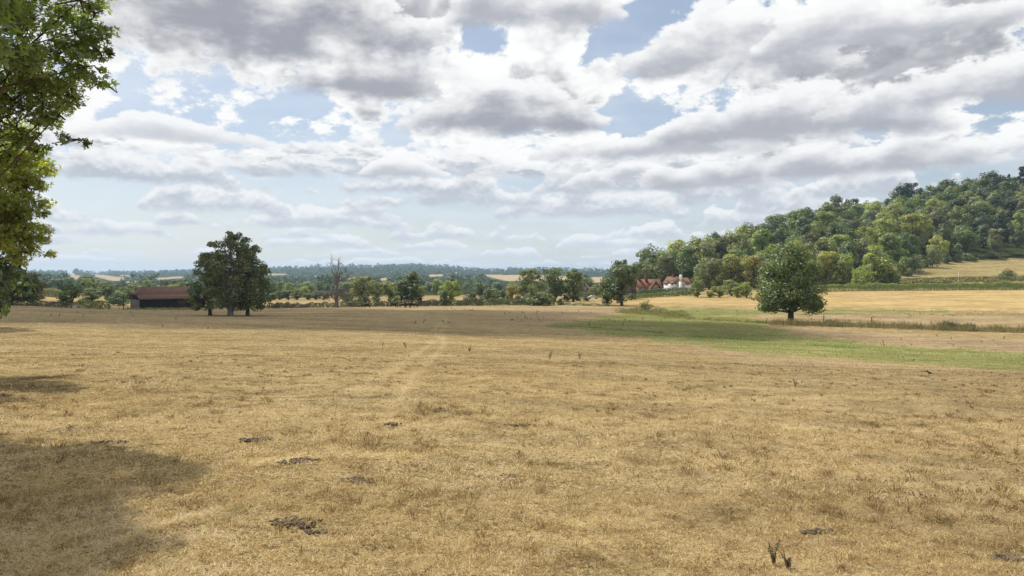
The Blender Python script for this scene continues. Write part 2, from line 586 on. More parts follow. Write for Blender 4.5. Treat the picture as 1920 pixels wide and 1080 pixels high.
def build_ground():
    core = np.linspace(-R(40), R(40), 430)
    side = np.concatenate([np.linspace(R(41), R(180), 60)])
    az = np.concatenate([-side[::-1], core, side])
    rad = np.exp(np.concatenate([np.linspace(math.log(0.5), math.log(700), 330), np.linspace(math.log(712), math.log(9000), 130)]))
    A, RR = np.meshgrid(az, rad, indexing='ij')
    X, Y = np.sin(A) * RR, np.cos(A) * RR
    Z = ground(X.ravel(), Y.ravel()).reshape(X.shape)
    na, nr = X.shape
    idx = np.arange(na * nr).reshape(na, nr)
    f = np.stack([idx[:-1, :-1], idx[1:, :-1], idx[1:, 1:], idx[:-1, 1:]], -1).reshape(-1, 4)
    v = np.stack([X, Y, Z], -1).reshape(-1, 3)
    x, y, z = v.T
    yy = np.maximum(y, 0.5)
    px, py = project(x, yy, z)
    front = (y > 1)
    wob = 14 * fnoise(x, y, 31, 14, 3)
    pxw, pyw = px + wob * 3, py + fnoise(x, y, 32, 9, 3) * 3.0
    d = np.hypot(x, y)

    jr = np.random.default_rng(4)
    jx = [fnoise(x, y, 200 + k, 30, 3) * 36 for k in range(7)]
    jy = [fnoise(x, y, 300 + k, 12, 3) * 5.0 + jr.normal(0, 2.0) for k in range(7)]

    def m(poly):
        a = 0.0
        for k in range(7):
            a = a + (polymask(pxw + jx[k], pyw + jy[k], poly) & front)
        return a / 7.0
    green = m(GREEN_POLY)
    green = np.maximum(green, m([(1380, 578), (1560, 577), (1760, 580), (1830, 585), (1700, 588), (1560, 590), (1400, 590)]) * 0.8)
    green = np.maximum(green, 0.45 * m([(1690, 489), (2300, 486), (2300, 528), (1680, 528)]))
    bare = m([(1440, 612), (1600, 622), (1800, 634), (2300, 655), (2300, 672), (1920, 662), (1700, 650), (1520, 630)])
    bare = np.maximum(bare, 0.8 * m([(1240, 580), (1330, 574), (1350, 580), (1290, 590), (1230, 592)]))
    bare = np.maximum(bare, 0.8 * m([(1360, 586), (1480, 588), (1900, 592), (2300, 600), (2300, 622), (1700, 606), (1440, 596), (1360, 592)]))
    bare = np.maximum(bare, 0.55 * m([(980, 577), (1150, 574), (1220, 585), (1260, 600), (1150, 606), (1000, 600)]))
    bare = np.maximum(bare, 0.6 * m([(1250, 640), (1420, 662), (1700, 684), (2300, 708), (2300, 724), (1700, 700), (1400, 678), (1240, 652)]))
    dull = ((d > 70) & (px < 1150)).astype(float) * np.clip((d - 70) / 50, 0, 1)
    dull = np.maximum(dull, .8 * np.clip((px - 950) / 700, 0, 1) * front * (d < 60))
    gold = m([(1140, 568), (1200, 560), (1300, 552), (1420, 546), (2300, 542), (2300, 583), (1700, 580), (1500, 577), (1300, 576), (1160, 574)])
    gold = np.maximum(gold, m([(-300, 556), (60, 546), (210, 572), (300, 572), (500, 565), (1130, 560), (1130, 566), (900, 567), (500, 569), (200, 577), (110, 572), (-300, 566)]) * (d > 225))
    green[front & (d > 225)] *= (px[front & (d > 225)] > 1250)
    wood = np.clip((d - 430) / 80, 0, 1)
    wood[front & (px > 1180) & (d > 300) & (py < 540)] = 1
    wood[front & polymask(px, py, [(1670, 489), (2300, 484), (2300, 530), (1670, 530)])] = 0
    pale = np.zeros(len(v))
    far = front & (d > 900)
    for poly in FAR_FIELDS:
        pale = np.maximum(pale, (polymask(px, py, poly) & far))
    fg = np.zeros(len(v))
    for poly in FAR_GREEN:
        fg = np.maximum(fg, (polymask(px, py, poly) & far))
    # worn wheel tracks
    track = track_weight(px, py, y) * (d < 260)
    me = np_mesh('ground', v, f, {'green': green, 'bare': bare, 'gold': gold, 'wood': wood, 'pale': pale, 'fargreen': fg, 'track': track, 'dull': dull}, smooth=True)
    o = link('ground', me, mat_ground())
    tag(o, kind='structure')
    return o


def new_mat(name):
    m = bpy.data.materials.new(name)
    m.use_nodes = True
    t = NT(m.node_tree)
    t.n.clear()
    out = t.n.new('ShaderNodeOutputMaterial')
    return m, t, out


def mat_ground():
    m, t, out = new_mat('dry_pasture')
    geo = t.n.new('ShaderNodeNewGeometry')
    P = geo.outputs['Position']
    n1 = t.noise(P, 0.11, 5, 0.6)
    n2 = t.noise(P, 1.3, 5, 0.65)
    n3 = t.noise(P, 14.0, 4, 0.7)
    n4 = t.noise(P, 60.0, 2, 0.6)
    # dry grass: straw, ochre and brown thatch
    dry = t.mix(t.smooth(n1, .36, .64), (0.44, 0.325, 0.150), (0.55, 0.435, 0.23))
    dry = t.mix(t.smooth(n2, .44, .66, 0, .85), dry, (0.235, 0.160, 0.072))
    dry = t.mix(t.smooth(n3, .46, .72, 0, .6), dry, (0.56, 0.45, 0.26))
    dry = t.mix(t.smooth(n3, .34, .50, .85, 0), dry, (0.12, 0.082, 0.040))
    dry = t.mix(t.smooth(n4, .38, .52, .75, 0), dry, (0.08, 0.058, 0.032))
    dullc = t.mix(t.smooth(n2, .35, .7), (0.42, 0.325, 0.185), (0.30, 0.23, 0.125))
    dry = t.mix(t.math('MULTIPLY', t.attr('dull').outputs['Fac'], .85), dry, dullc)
    tr = t.math('MULTIPLY', t.attr('track').outputs['Fac'], t.smooth(n3, .3, .6, .10, .5))
    dry = t.mix(tr, dry, (0.52, 0.40, 0.22))
    gold = t.mix(t.smooth(n2, .35, .7), (0.47, 0.345, 0.160), (0.41, 0.305, 0.145))
    gold = t.mix(t.smooth(n1, .52, .66, 0, .5), gold, (0.50, 0.37, 0.18))
    c = t.mix(t.attr('gold').outputs['Fac'], dry, gold)
    bare = t.mix(t.smooth(n2, .4, .65), (0.37, 0.28, 0.175), (0.29, 0.22, 0.13))
    c = t.mix(t.math('MULTIPLY', t.attr('bare').outputs['Fac'], t.smooth(n1, .25, .5, .6, 1)), c, bare)
    grass = t.mix(t.smooth(n2, .38, .64), (0.195, 0.212, 0.076), (0.29, 0.272, 0.122))
    grass = t.mix(t.smooth(n1, .50, .72, 0, .8), grass, (0.33, 0.27, 0.13))
    grass = t.mix(t.smooth(n3, .3, .5, .6, 0), grass, (0.12, 0.145, 0.04))
    gf = t.math('ADD', t.attr('green').outputs['Fac'], t.math('MULTIPLY', t.math('SUBTRACT', t.noise(P, .35, 5, .65), .5), 2.1))
    gf = t.math('MULTIPLY', t.smooth(gf, .25, .85), t.math('MINIMUM', t.math('MULTIPLY', t.attr('green').outputs['Fac'], 3), 1.0))
    c = t.mix(gf, c, grass)
    wood = t.mix(t.smooth(n2, .4, .6), (0.035, 0.045, 0.016), (0.06, 0.065, 0.025))
    c = t.mix(t.attr('wood').outputs['Fac'], c, wood)
    c = t.mix(t.attr('pale').outputs['Fac'], c, (0.46, 0.35, 0.19))
    c = t.mix(t.attr('fargreen').outputs['Fac'], c, (0.17, 0.20, 0.06))
    # grazed and trampled streaks at every scale
    s1 = t.noise(t.vmath('MULTIPLY', P, (.35, 1, 1)), .16, 5, .65)
    s2 = t.noise(t.vmath('MULTIPLY', P, (.6, 1, 1)), .75, 4, .65)
    va = t.math('ADD', t.smooth(s1, .32, .68, -.20, .18), t.smooth(s2, .32, .68, -.18, .16))
    c = t.vmath('SCALE', c, s=t.math('ADD', va, 1.0))
    bs = t.n.new('ShaderNodeBsdfDiffuse')
    bs.inputs['Roughness'].default_value = 0.6
    t.l.new(c, bs.inputs['Color'])
    bump = t.n.new('ShaderNodeBump')
    bump.inputs['Strength'].default_value = 0.8
    bump.inputs['Distance'].default_value = 0.10
    hh = t.math('ADD', t.math('MULTIPLY', n3, 0.6), t.math('MULTIPLY', n2, 1.6))
    hh = t.math('ADD', hh, t.math('MULTIPLY', n4, 0.25))
    t.l.new(hh, bump.inputs['Height'])
    t.l.new(bump.outputs[0], bs.inputs['Normal'])
    t.l.new(bs.outputs[0], out.inputs[0])
    return m


def mat_leaf(name='leaf', trans=0.42, vary=0.5, gloss=0.06):
    """foliage: the object's own colour, varied leaf by leaf"""
    m, t, out = new_mat(name)
    oi = t.n.new('ShaderNodeObjectInfo')
    var = t.attr('var').outputs['Fac']
    tone = t.attr('tone').outputs['Fac']
    col = oi.outputs['Color']
    hs = t.n.new('ShaderNodeHueSaturation')
    t.put(hs.inputs['Hue'], t.math('MULTIPLY_ADD', tone, -0.030, 0.522))
    t.put(hs.inputs['Saturation'], t.math('MULTIPLY_ADD', var, 0.3, 0.85))
    t.put(hs.inputs['Value'], t.math('ADD', t.math('MULTIPLY_ADD', var, vary * 1.3, 1.95 - vary * .65), t.math('MULTIPLY_ADD', tone, 0.6, -0.2)))
    t.put(hs.inputs['Color'], col)
    c = hs.outputs[0]
    d = t.n.new('ShaderNodeBsdfDiffuse')
    t.l.new(c, d.inputs['Color'])
    tl = t.n.new('ShaderNodeBsdfTranslucent')
    t.l.new(t.mix(1.0, c, (1.15, 1.30, 0.50), 'MULTIPLY'), tl.inputs['Color'])
    mx = t.n.new('ShaderNodeMixShader')
    mx.inputs[0].default_value = trans
    t.l.new(d.outputs[0], mx.inputs[1])
    t.l.new(tl.outputs[0], mx.inputs[2])
    g = t.n.new('ShaderNodeBsdfGlossy')
    g.inputs['Roughness'].default_value = 0.55
    g.inputs['Color'].default_value = (.8, .85, .9, 1)
    mg = t.n.new('ShaderNodeMixShader')
    mg.inputs[0].default_value = gloss
    t.l.new(mx.outputs[0], mg.inputs[1])
    t.l.new(g.outputs[0], mg.inputs[2])
    t.l.new(mg.outputs[0], out.inputs[0])
    return m


def mat_simple(name, col, rough=0.9, scale=6.0, var=0.35, dark=None, stretch=(1, 1, 1), bump=0.0):
    """weathered solid colour with noise variation"""
    m, t, out = new_mat(name)
    tc = t.n.new('ShaderNodeTexCoord')
    mp = t.vmath('MULTIPLY', tc.outputs['Object'], stretch)
    n = t.noise(mp, scale, 5, 0.65)
    dk = dark or tuple(c * (1 - var) for c in col)
    c = t.mix(t.smooth(n, .32, .68), dk, col)
    p = t.n.new('ShaderNodeBsdfPrincipled')
    t.l.new(c, p.inputs['Base Color'])
    p.inputs['Roughness'].default_value = rough
    p.inputs['Specular IOR Level'].default_value = 0.25
    if bump:
        b = t.n.new('ShaderNodeBump')
        b.inputs['Distance'].default_value = bump
        t.l.new(n, b.inputs['Height'])
        t.l.new(b.outputs[0], p.inputs['Normal'])
    t.l.new(p.outputs[0], out.inputs[0])
    return m


def mat_straw(name='dry_grass'):
    m, t, out = new_mat(name)
    var = t.attr('var').outputs['Fac']
    tone = t.attr('tone').outputs['Fac']
    cr = t.n.new('ShaderNodeValToRGB')
    e = cr.color_ramp.elements
    e[0].position = 0.0
    e[0].color = (0.12, 0.082, 0.040, 1)
    e[1].position = 1.0
    e[1].color = (0.76, 0.66, 0.46, 1)
    for p, c in ((.25, (.29, .200, .094)), (.5, (.51, .38, .178)), (.75, (.66, .53, .30))):
        k = e.new(p)
        k.color = (*c, 1)
    t.l.new(var, cr.inputs[0])
    c = t.mix(tone, cr.outputs[0], (0.175, 0.192, 0.062))
    d = t.n.new('ShaderNodeBsdfDiffuse')
    t.l.new(c, d.inputs['Color'])
    tl = t.n.new('ShaderNodeBsdfTranslucent')
    t.l.new(c, tl.inputs['Color'])
    mx = t.n.new('ShaderNodeMixShader')
    mx.inputs[0].default_value = 0.35
    t.l.new(d.outputs[0], mx.inputs[1])
    t.l.new(tl.outputs[0], mx.inputs[2])
    t.l.new(mx.outputs[0], out.inputs[0])
    return m


M_LEAF = mat_leaf()
M_LEAF_NEAR = mat_leaf('leaf_thin', trans=0.60, vary=0.6, gloss=0.10)
M_BARK = mat_simple('bark', (0.11, 0.088, 0.065), 0.95, 5.0, 0.5, stretch=(1, 1, .25), bump=0.05)
M_BARK_GREY = mat_simple('grey_bark', (0.21, 0.185, 0.155), 0.95, 5.0, 0.45, stretch=(1, 1, .25), bump=0.05)
M_STRAW = mat_straw()
build_ground()

# ------------------------------------------------------------------ foliage
def rand_dirs(r, n):
    v = r.normal(size=(n, 3))
    return v / np.linalg.norm(v, axis=1)[:, None]


def leaf_quads(r, pos, nrm, size, aspect=0.7, droop=0.0):
    """one small pointed blade of foliage per position"""
    n = len(pos)
    nrm = nrm / (np.linalg.norm(nrm, axis=1)[:, None] + 1e-9)
    a = np.cross(nrm, rand_dirs(r, n))
    a /= np.linalg.norm(a, axis=1)[:, None] + 1e-9
    b = np.cross(nrm, a)
    s = np.asarray(size)[:, None] if np.ndim(size) else size
    asp = aspect * r.uniform(.7, 1.3, n)[:, None]
    fold = nrm * s * r.uniform(-.25, .25, n)[:, None]
    v = np.stack([pos - a * s * .55, pos - b * s * asp * .5 + fold, pos + a * s * .55, pos + b * s * asp * .5 + fold], 1).reshape(-1, 3)
    f = np.arange(4 * n).reshape(n, 4)
    return v, f


def crown_points(r, lobes, sub=7, per=45, shell=0.72):
    """lobes: rows x,y,z,radius -> points on a heap of sub-lobes, with outward normals and a tone per sub-lobe"""
    P, Nn, T = [], [], []
    for (x, y, z, rad) in lobes:
        c = np.array((x, y, z))
        ds = rand_dirs(r, sub)
        ds[:, 2] = ds[:, 2] * 0.85 + 0.12
        for d in ds:
            rs = rad * r.uniform(.36, .60)
            sc = c + d * (rad - rs * 0.55)
            k = max(3, int(per * (rs / (rad * .48)) ** 2))
            u = rand_dirs(r, k)
            rr = rs * (shell + (1.12 - shell) * r.random(k) ** .7)
            p = sc + u * rr[:, None] * np.array((1.08, 1.08, 0.86))
            nn = u * 0.75 + d * 0.45 + np.array((0, 0, .40)) + r.normal(size=(k, 3)) * .42
            P.append(p)
            Nn.append(nn)
            T.append(np.full(k, r.random()))
    return np.vstack(P), np.vstack(Nn), np.concatenate(T)


def envelope_lobes(r, h, rx, z0, n, shape='round', lobe=(.24, .38)):
    """lobe centres that fill a crown from height z0 to h"""
    L = []
    cz, hz = (h + z0) / 2, (h - z0) / 2
    tries = 0
    while len(L) < n and tries < 4000:
        tries += 1
        t = r.random()
        z = z0 + (h - z0) * t
        if shape == 'round':
            w = math.sqrt(max(0.0, 1 - (2 * t - 1) ** 2)) ** .8
        elif shape == 'dome':
            w = (1 - t ** 2.2) ** .62 * min(1, .72 + t * 1.2)
        elif shape == 'oak':
            w = (1 - t ** 2.4) ** .62 * min(1, .86 + t * .9)
        elif shape == 'cone':
            w = (1 - t) ** .85 * min(1, .55 + t * 4)
        elif shape == 'tall':
            w = math.sqrt(max(0.0, 1 - abs(2 * t - .9) ** 2.6)) if abs(2 * t - .9) < 1 else .25
        else:
            w = 1.0
        a = r.uniform(0, 2 * math.pi)
        q = w * rx * (0.35 + 0.65 * r.random() ** .45)
        lr = rx * r.uniform(*lobe) * (1.0 if shape != 'cone' else max(.45, 1 - .6 * t))
        q = max(0.0, q - lr * .75)
        p = (q * math.cos(a), q * math.sin(a), min(max(z, z0 + lr * .5), h - lr * .8), lr)
        if all(math.dist(p[:3], k[:3]) > .42 * (p[3] + k[3]) for k in L) or r.random() < .04:
            L.append(p)
    return L


def branch_mesh(r, h, lobes, r0, z_fork, lean=0.0, flare=1.5, kmax=30, n=8, limb=.42):
    mb = MB()
    top = h * 0.72
    m = 9
    zs = np.linspace(-0.4, top, m)
    wx = np.cumsum(r.normal(0, .03 * h / m, m)) + lean * zs
    wy = np.cumsum(r.normal(0, .03 * h / m, m))
    wx -= wx[0]
    wy -= wy[0]
    rad = r0 * np.clip(1 - zs / top * .85, .12, 1)
    rad[0] *= flare
    rad[1] *= 1 + (flare - 1) * .18
    pts = np.stack([wx, wy, zs], 1)
    # root flare close to the ground
    pts = np.vstack([pts[:1], [[wx[0] * .9, wy[0] * .9, .02 * h]], pts[1:]])
    rad = np.concatenate([[rad[0]], [r0 * 1.12], rad[1:]])
    mb.tube(pts, rad, n)
    order = r.permutation(len(lobes))[:kmax]
    for k in order:
        x, y, z, lr = lobes[k]
        s = min(max(z * r.uniform(.35, .72), z_fork), top * .92)
        i = np.interp(s, zs, np.arange(m))
        p0 = np.array((np.interp(s, zs, wx), np.interp(s, zs, wy), s))
        p3 = np.array((x, y, z))
        p1 = p0 + (p3 - p0) * .4 + np.array((0, 0, (z - s) * -.05)) + r.normal(0, .02 * h, 3)
        p2 = p0 + (p3 - p0) * .75 + r.normal(0, .02 * h, 3)
        rb = min(r0 * limb, np.interp(s, zs, r0 * np.clip(1 - zs / top * .85, .12, 1)) * .6)
        mb.tube([p0, p1, p2, p3], [rb, rb * .7, rb * .42, rb * .16], 5)
    return mb.mesh('trunk', smooth=True)


def tree_data(seed, h, rx, z0, nl, shape, sub=7, per=40, leaf=.5, r0=None, z_fork=None, lobe=(.24, .38), lean=0, extra=None, kmax=30, shell=.72):
    r = np.random.default_rng(seed)
    lobes = envelope_lobes(r, h, rx, z0, nl, shape, lobe)
    if extra:
        lobes += extra
    P, N, T = crown_points(r, lobes, sub, per, shell)
    v, f = leaf_quads(r, P, N, leaf * r.uniform(.6, 1.3, len(P)))
    crown = np_mesh('crown', v, f, {'var': r.random(len(f)), 'tone': np.clip(T + r.normal(0, .12, len(T)), 0, 1)})
    crown.materials.append(M_LEAF)
    trunk = branch_mesh(r, h, lobes, r0 or h * .032, z_fork or z0 * .8, lean, kmax=kmax)
    trunk.materials.append(M_BARK)
    return crown, trunk


def put_tree(name, data, loc, label, cat='tree', scale=1.0, rz=0.0, color=(.07, .09, .025), group=None, sxy=None):
    root = empty(name, loc, rz)
    s = scale
    root.scale = ((sxy or s), (sxy or s), s)
    tag(root, label, cat, group)
    c = bpy.data.objects.new('crown', data[0])
    COL.objects.link(c)
    c.parent = root
    c.color = (*color, 1)
    if data[1] is not None:
        t = bpy.data.objects.new('trunk', data[1])
        COL.objects.link(t)
        t.parent = root
    return root


def hedge(name, pts, h, w, color, label, cat='hedge', leaf=.35, dens=22, seed=1, bump=.25, group=None, kind=None):
    """clipped or rough hedge along a ground polyline; pts are (x, y)"""
    r = np.random.default_rng(seed)
    pts = np.asarray(pts, float)
    seg = np.hypot(*(pts[1:] - pts[:-1]).T)
    L = seg.sum()
    n = int(L * (2 * h + w) * dens)
    s = r.random(n) * L
    cum = np.concatenate([[0], np.cumsum(seg)])
    i = np.clip(np.searchsorted(cum, s) - 1, 0, len(seg) - 1)
    t = (s - cum[i]) / seg[i]
    p = pts[i] + (pts[i + 1] - pts[i]) * t[:, None]
    tang = (pts[i + 1] - pts[i]) / seg[i][:, None]
    nor = np.stack([-tang[:, 1], tang[:, 0]], 1)
    hh = h * (1 + bump * fnoise(s, s * .3, seed + 5, 7.0, 3)) * np.clip(np.minimum(s, L - s) / (h * .6) + .4, 0, 1)
    q = r.random(n) * (2 * h + w)
    side = np.where(q < h, -1, np.where(q > h + w, 1, 0))
    zz = np.where(q < h, q / h, np.where(q > h + w, (2 * h + w - q) / h, 1.0))
    off = np.where(side != 0, side * w * .5, (q - h - w * .5))
    off = off * (1 - .22 * zz ** 2) + r.normal(0, .07 * w + .03, n)
    z = zz * hh + r.normal(0, .05 * h, n)
    x = p[:, 0] + nor[:, 0] * off
    y = p[:, 1] + nor[:, 1] * off
    z = np.maximum(z, .02) + ground(x, y)
    nn = np.stack([nor[:, 0] * side, nor[:, 1] * side, np.where(side == 0, 1.2, .35)], 1) + r.normal(size=(n, 3)) * .55
    org = np.array((pts[0][0], pts[0][1], gz(*pts[0])))
    v, f = leaf_quads(r, np.stack([x, y, z], 1) - org, nn, leaf * r.uniform(.6, 1.3, n))
    me = np_mesh(name, v, f, {'var': r.random(n), 'tone': np.clip(.5 + .5 * fnoise(s, z, seed + 9, 5.0, 2), 0, 1)})
    o = link(name, me, M_LEAF, loc=org)
    o.color = (*color, 1)
    tag(o, label, cat, group, kind)
    return o


def bush_data(seed, h, rx, nl=9, sub=6, per=34, leaf=.35):
    return tree_data(seed, h, rx, 0.05 * h, nl, 'dome', sub, per, leaf, r0=h * .03, z_fork=.1 * h, lobe=(.32, .5), kmax=6)


# greens as leaf colours
G_DARK = (.045, .062, .022)
G_MID = (.072, .095, .026)
G_OLIVE = (.105, .108, .032)
G_FRESH = (.125, .155, .035)
G_YEL = (.20, .18, .035)
G_BLUE = (.040, .055, .032)



def reed_strip(name, pts, h, w, color, label, cat, dens=60, seed=1, wd=.05, bump=.5):
    """upright grasses or rushes in a strip along a ground polyline"""
    r = np.random.default_rng(seed)
    pts = np.asarray(pts, float)
    seg = np.hypot(*(pts[1:] - pts[:-1]).T)
    cum = np.concatenate([[0], np.cumsum(seg)])
    L = cum[-1]
    n = int(L * w * dens)
    s = r.random(n) * L
    i = np.clip(np.searchsorted(cum, s) - 1, 0, len(seg) - 1)
    p = pts[i] + (pts[i + 1] - pts[i]) * ((s - cum[i]) / seg[i])[:, None]
    tang = (pts[i + 1] - pts[i]) / seg[i][:, None]
    off = r.normal(0, w * .36, n)
    x, y = p[:, 0] - tang[:, 1] * off, p[:, 1] + tang[:, 0] * off
    big = fnoise(s, off * 2, seed + 3, 5.0, 3)
    keep = r.random(n) < np.clip(.65 + .7 * big, .08, 1)
    x, y, s, off, big = x[keep], y[keep], s[keep], off[keep], big[keep]
    n = len(x)
    z = ground(x, y) - .03
    hh = h * r.uniform(.45, 1.1, n) * np.clip(1 + bump * big, .35, 1.8) * np.clip(np.minimum(s, L - s) / (h * .8) + .3, 0, 1) * (1 - .35 * np.clip(np.abs(off) / w, 0, 1))
    a = r.uniform(0, 2 * np.pi, n)
    tilt = np.abs(r.normal(0, .28, n))
    d = np.stack([np.cos(a) * np.sin(tilt), np.sin(a) * np.sin(tilt), np.cos(tilt)], 1)
    b = r.uniform(0, 2 * np.pi, n)
    sd_ = np.stack([np.cos(b), np.sin(b), np.zeros(n)], 1) * (wd * r.uniform(.5, 1.5, n))[:, None]
    org = np.array((pts[0][0], pts[0][1], gz(*pts[0])))
    q = np.stack([x, y, z], 1) - org
    mid = q + d * (hh * .55)[:, None]
    tip = q + d * hh[:, None] + np.stack([np.cos(a), np.sin(a), -.3 * np.ones(n)], 1) * (hh * .16)[:, None]
    v = np.stack([q - sd_ * .6, mid - sd_ * .5, tip, mid + sd_ * .5], 1).reshape(-1, 3)
    f = np.arange(4 * n).reshape(n, 4)
    me = np_mesh(name, v, f, {'var': r.random(n), 'tone': np.clip(.5 + .5 * fnoise(s, off, seed + 9, 4.0, 2) + r.normal(0, .15, n), 0, 1)})
    o = link(name, me, M_LEAF, loc=org)
    o.color = (*color, 1)
    tag(o, label, cat, kind='stuff')
    return o
# ------------------------------------------------------------------ tree kinds (shared mesh data)
def proto_set():
    D = {}
    # h 12, crown radius 5 unless noted
    D['round'] = [tree_data(100 + i, 12, 5, 1.2, 24, 'round', 7, 26, .50) for i in range(4)]
    D['dome'] = [tree_data(120 + i, 12, 5.4, 1.2, 18, 'dome', 7, 30, .55) for i in range(3)]
    D['tall'] = [tree_data(140 + i, 14, 4.2, 1.2, 24, 'tall', 7, 26, .50) for i in range(3)]
    D['bush'] = [bush_data(160 + i, 3.5, 2.6, 10, 6, 30, .30) for i in range(4)]
    D['cone'] = [tree_data(180 + i, 18, 3.6, 2.5, 22, 'cone', 6, 22, .6, lobe=(.26, .42)) for i in range(2)]
    D['wood'] = [tree_data(200 + i, 17, 6.4, 2.0, 13, sh, 9, 38, .72, lobe=(.34, .50)) for i, sh in enumerate(('round', 'round', 'tall', 'dome', 'round', 'tall'))]
    return D


PROTO = proto_set()
DIM = {'round': (12, 5), 'dome': (12, 5.4), 'tall': (14, 4.2), 'bush': (3.5, 2.6), 'cone': (18, 3.6), 'wood': (17, 6.4)}
_tn = [0]


def tree_at(px, d, top, hw, kind, color, label, name=None, cat='tree', group=None, base=None):
    """tree rooted at photo column px, distance d, reaching photo row top, half width hw in photo pixels"""
    x, y, z = at(px, d)
    h = CZ + (HY - top) / F * d - z
    ph, pr = DIM[kind]
    k = PROTO[kind][_tn[0] % len(PROTO[kind])]
    _tn[0] += 1
    return put_tree(name or ('bush' if kind == 'bush' else 'tree'), k, (x, y, z - .05), label, cat, h / (ph * 1.0), random.Random(_tn[0]).uniform(0, 6.28), color, group, sxy=hw * d / F / pr * (1.18 if kind in ('round', 'tall') else 1.0))


# ------------------------------------------------------------------ clouds overhead that shade parts of the land
def mat_cloud(name, opacity):
    m, t, out = new_mat(name)
    d = t.n.new('ShaderNodeBsdfDiffuse')
    d.inputs['Color'].default_value = (.9, .9, .9, 1)
    tl = t.n.new('ShaderNodeBsdfTranslucent')
    tl.inputs['Color'].default_value = (.9, .9, .9, 1)
    a = t.n.new('ShaderNodeMixShader')
    t.l.new(d.outputs[0], a.inputs[1])
    t.l.new(tl.outputs[0], a.inputs[2])
    tr = t.n.new('ShaderNodeBsdfTransparent')
    b = t.n.new('ShaderNodeMixShader')
    b.inputs[0].default_value = opacity
    t.l.new(tr.outputs[0], b.inputs[1])
    t.l.new(a.outputs[0], b.inputs[2])
    t.l.new(b.outputs[0], out.inputs[0])
    return m


def cloud(gx, gy, half_x, half_y, rot, alt, n, seed, label, mat=None):
    """cumulus whose shadow centre falls at gx, gy on the land"""
    r = np.random.default_rng(seed)
    k = alt / sun_dir.z
    c = np.array((gx, gy, 0)) + np.array(sun_dir) * k
    # unit puff
    th = np.linspace(0, np.pi, 9)
    ph = np.linspace(0, 2 * np.pi, 14, endpoint=False)
    T, Pp = np.meshgrid(th, ph, indexing='ij')
    sv = np.stack([np.sin(T) * np.cos(Pp), np.sin(T) * np.sin(Pp), np.cos(T)], -1).reshape(-1, 3)
    sf = np.array([(i * 14 + j, i * 14 + (j + 1) % 14, (i + 1) * 14 + (j + 1) % 14, (i + 1) * 14 + j) for i in range(8) for j in range(14)])
    mb = MB()
    ca, sa = math.cos(rot), math.sin(rot)
    for i in range(n):
        a = r.uniform(0, 2 * np.pi)
        q = r.random() ** .55
        ux, uy = q * math.cos(a) * half_x, q * math.sin(a) * half_y
        rr = r.uniform(.16, .30) * min(half_x, half_y) * (1.25 - .6 * q)
        p = np.array((ux * ca - uy * sa, ux * sa + uy * ca, rr * .5 + (1 - q) * r.random() * half_y * .5))
        v = sv * rr * np.array((1.25, 1.25, .8)) + p
        v[:, 2] = np.maximum(v[:, 2], 0) + v[:, 2] * .02
        mb.add(v, sf)
    o = link('cloud', mb.mesh('cloud', True), mat or M_CLOUD, loc=tuple(c))
    tag(o, label, 'cloud', kind='stuff')
    return o


M_CLOUD = mat_cloud('cloud', .55)
M_THIN = mat_cloud('thin_cloud', .07)
cloud(-70, 152, 118, 60, R(-18), 1100, 120, 3, 'small cumulus cloud high over the middle of the pasture')
cloud(48, 26, 44, 30, R(-12), 1400, 60, 12, 'unseen thin cloud added to dim the right of the near pasture', M_THIN)  # added out of view, only to soften the sun on the right foreground
cloud(-190, 205, 120, 60, R(10), 1100, 90, 5, 'small cumulus cloud high over the dark barn')

# ------------------------------------------------------------------ the three trees by the barn
def leafy(seed, h, rx, z0, nl, shape, **k):
    return tree_data(seed, h, rx, z0, nl, shape, **k)


for (px, d, top, hw, seed, col, rz, label, bark) in (
        (432, 137, 439, 58, 301, (.078, .084, .029), 0.3, 'tall tree with pale grey trunk, middle of the three beside the barn', True),
        (394, 143, 476, 52, 302, (.074, .086, .029), 1.9, 'spreading dark green tree nearest the barn, leftmost of the close three', False),
        (464, 142, 468, 52, 303, (.070, .084, .029), 2.2, 'dark green tree with black trunk, rightmost of the close three', False)):
    x, y, z = at(px, d)
    h = CZ + (HY - top) / F * d - z
    rx = hw * d / F
    dat = tree_data(seed, h, rx, 1.5, 36, 'dome', 8, 27, .40, extra=[(1.2, 0, h - .4, .8), (2.8, .5, h - 1.3, .9), (-2.9, 0, h - 2.2, 1.0), (-4.6, 0, h - 4.4, 1.0), (4.4, 0, h - 3.0, 1.0), (0, -1, h - .2, .7), (.2, -2.4, 4.6, 2.0), (.9, -2.6, 7.4, 2.0), (-1.4, -2.2, 9.2, 1.8)], r0=.52 if bark else .36, z_fork=2.4, lobe=(.18, .30), kmax=34, shell=.62)
    if bark:
        dat[1].materials[0] = M_BARK_GREY
    put_tree('field_tree', dat, (x, y, z), label, 'tree', 1, rz, col, 'three close trees beside the barn')

# ------------------------------------------------------------------ the lone oak in the valley
x, y, z = at(1483, 150)
h = CZ + (HY - 456) / F * 150 - z
oak = tree_data(311, h, 7.7, 2.6, 46, 'oak', 9, 40, .42, r0=.62, z_fork=2.0, lobe=(.22, .36), kmax=30,
                extra=[(5.2, -1, 3.5, 1.5), (6.3, 0, 3.2, 1.1), (-5.6, -1, 3.6, 1.4), (-5.9, 1.2, 3.3, 1.2), (4.1, -2.4, 3.7, 1.6), (-2.8, -3, 3.8, 1.8)])
put_tree('oak_tree', oak, (x, y, z), 'lone broad dark tree standing on the valley floor by the wire fence', 'tree', 1, .4, (.066, .084, .022))

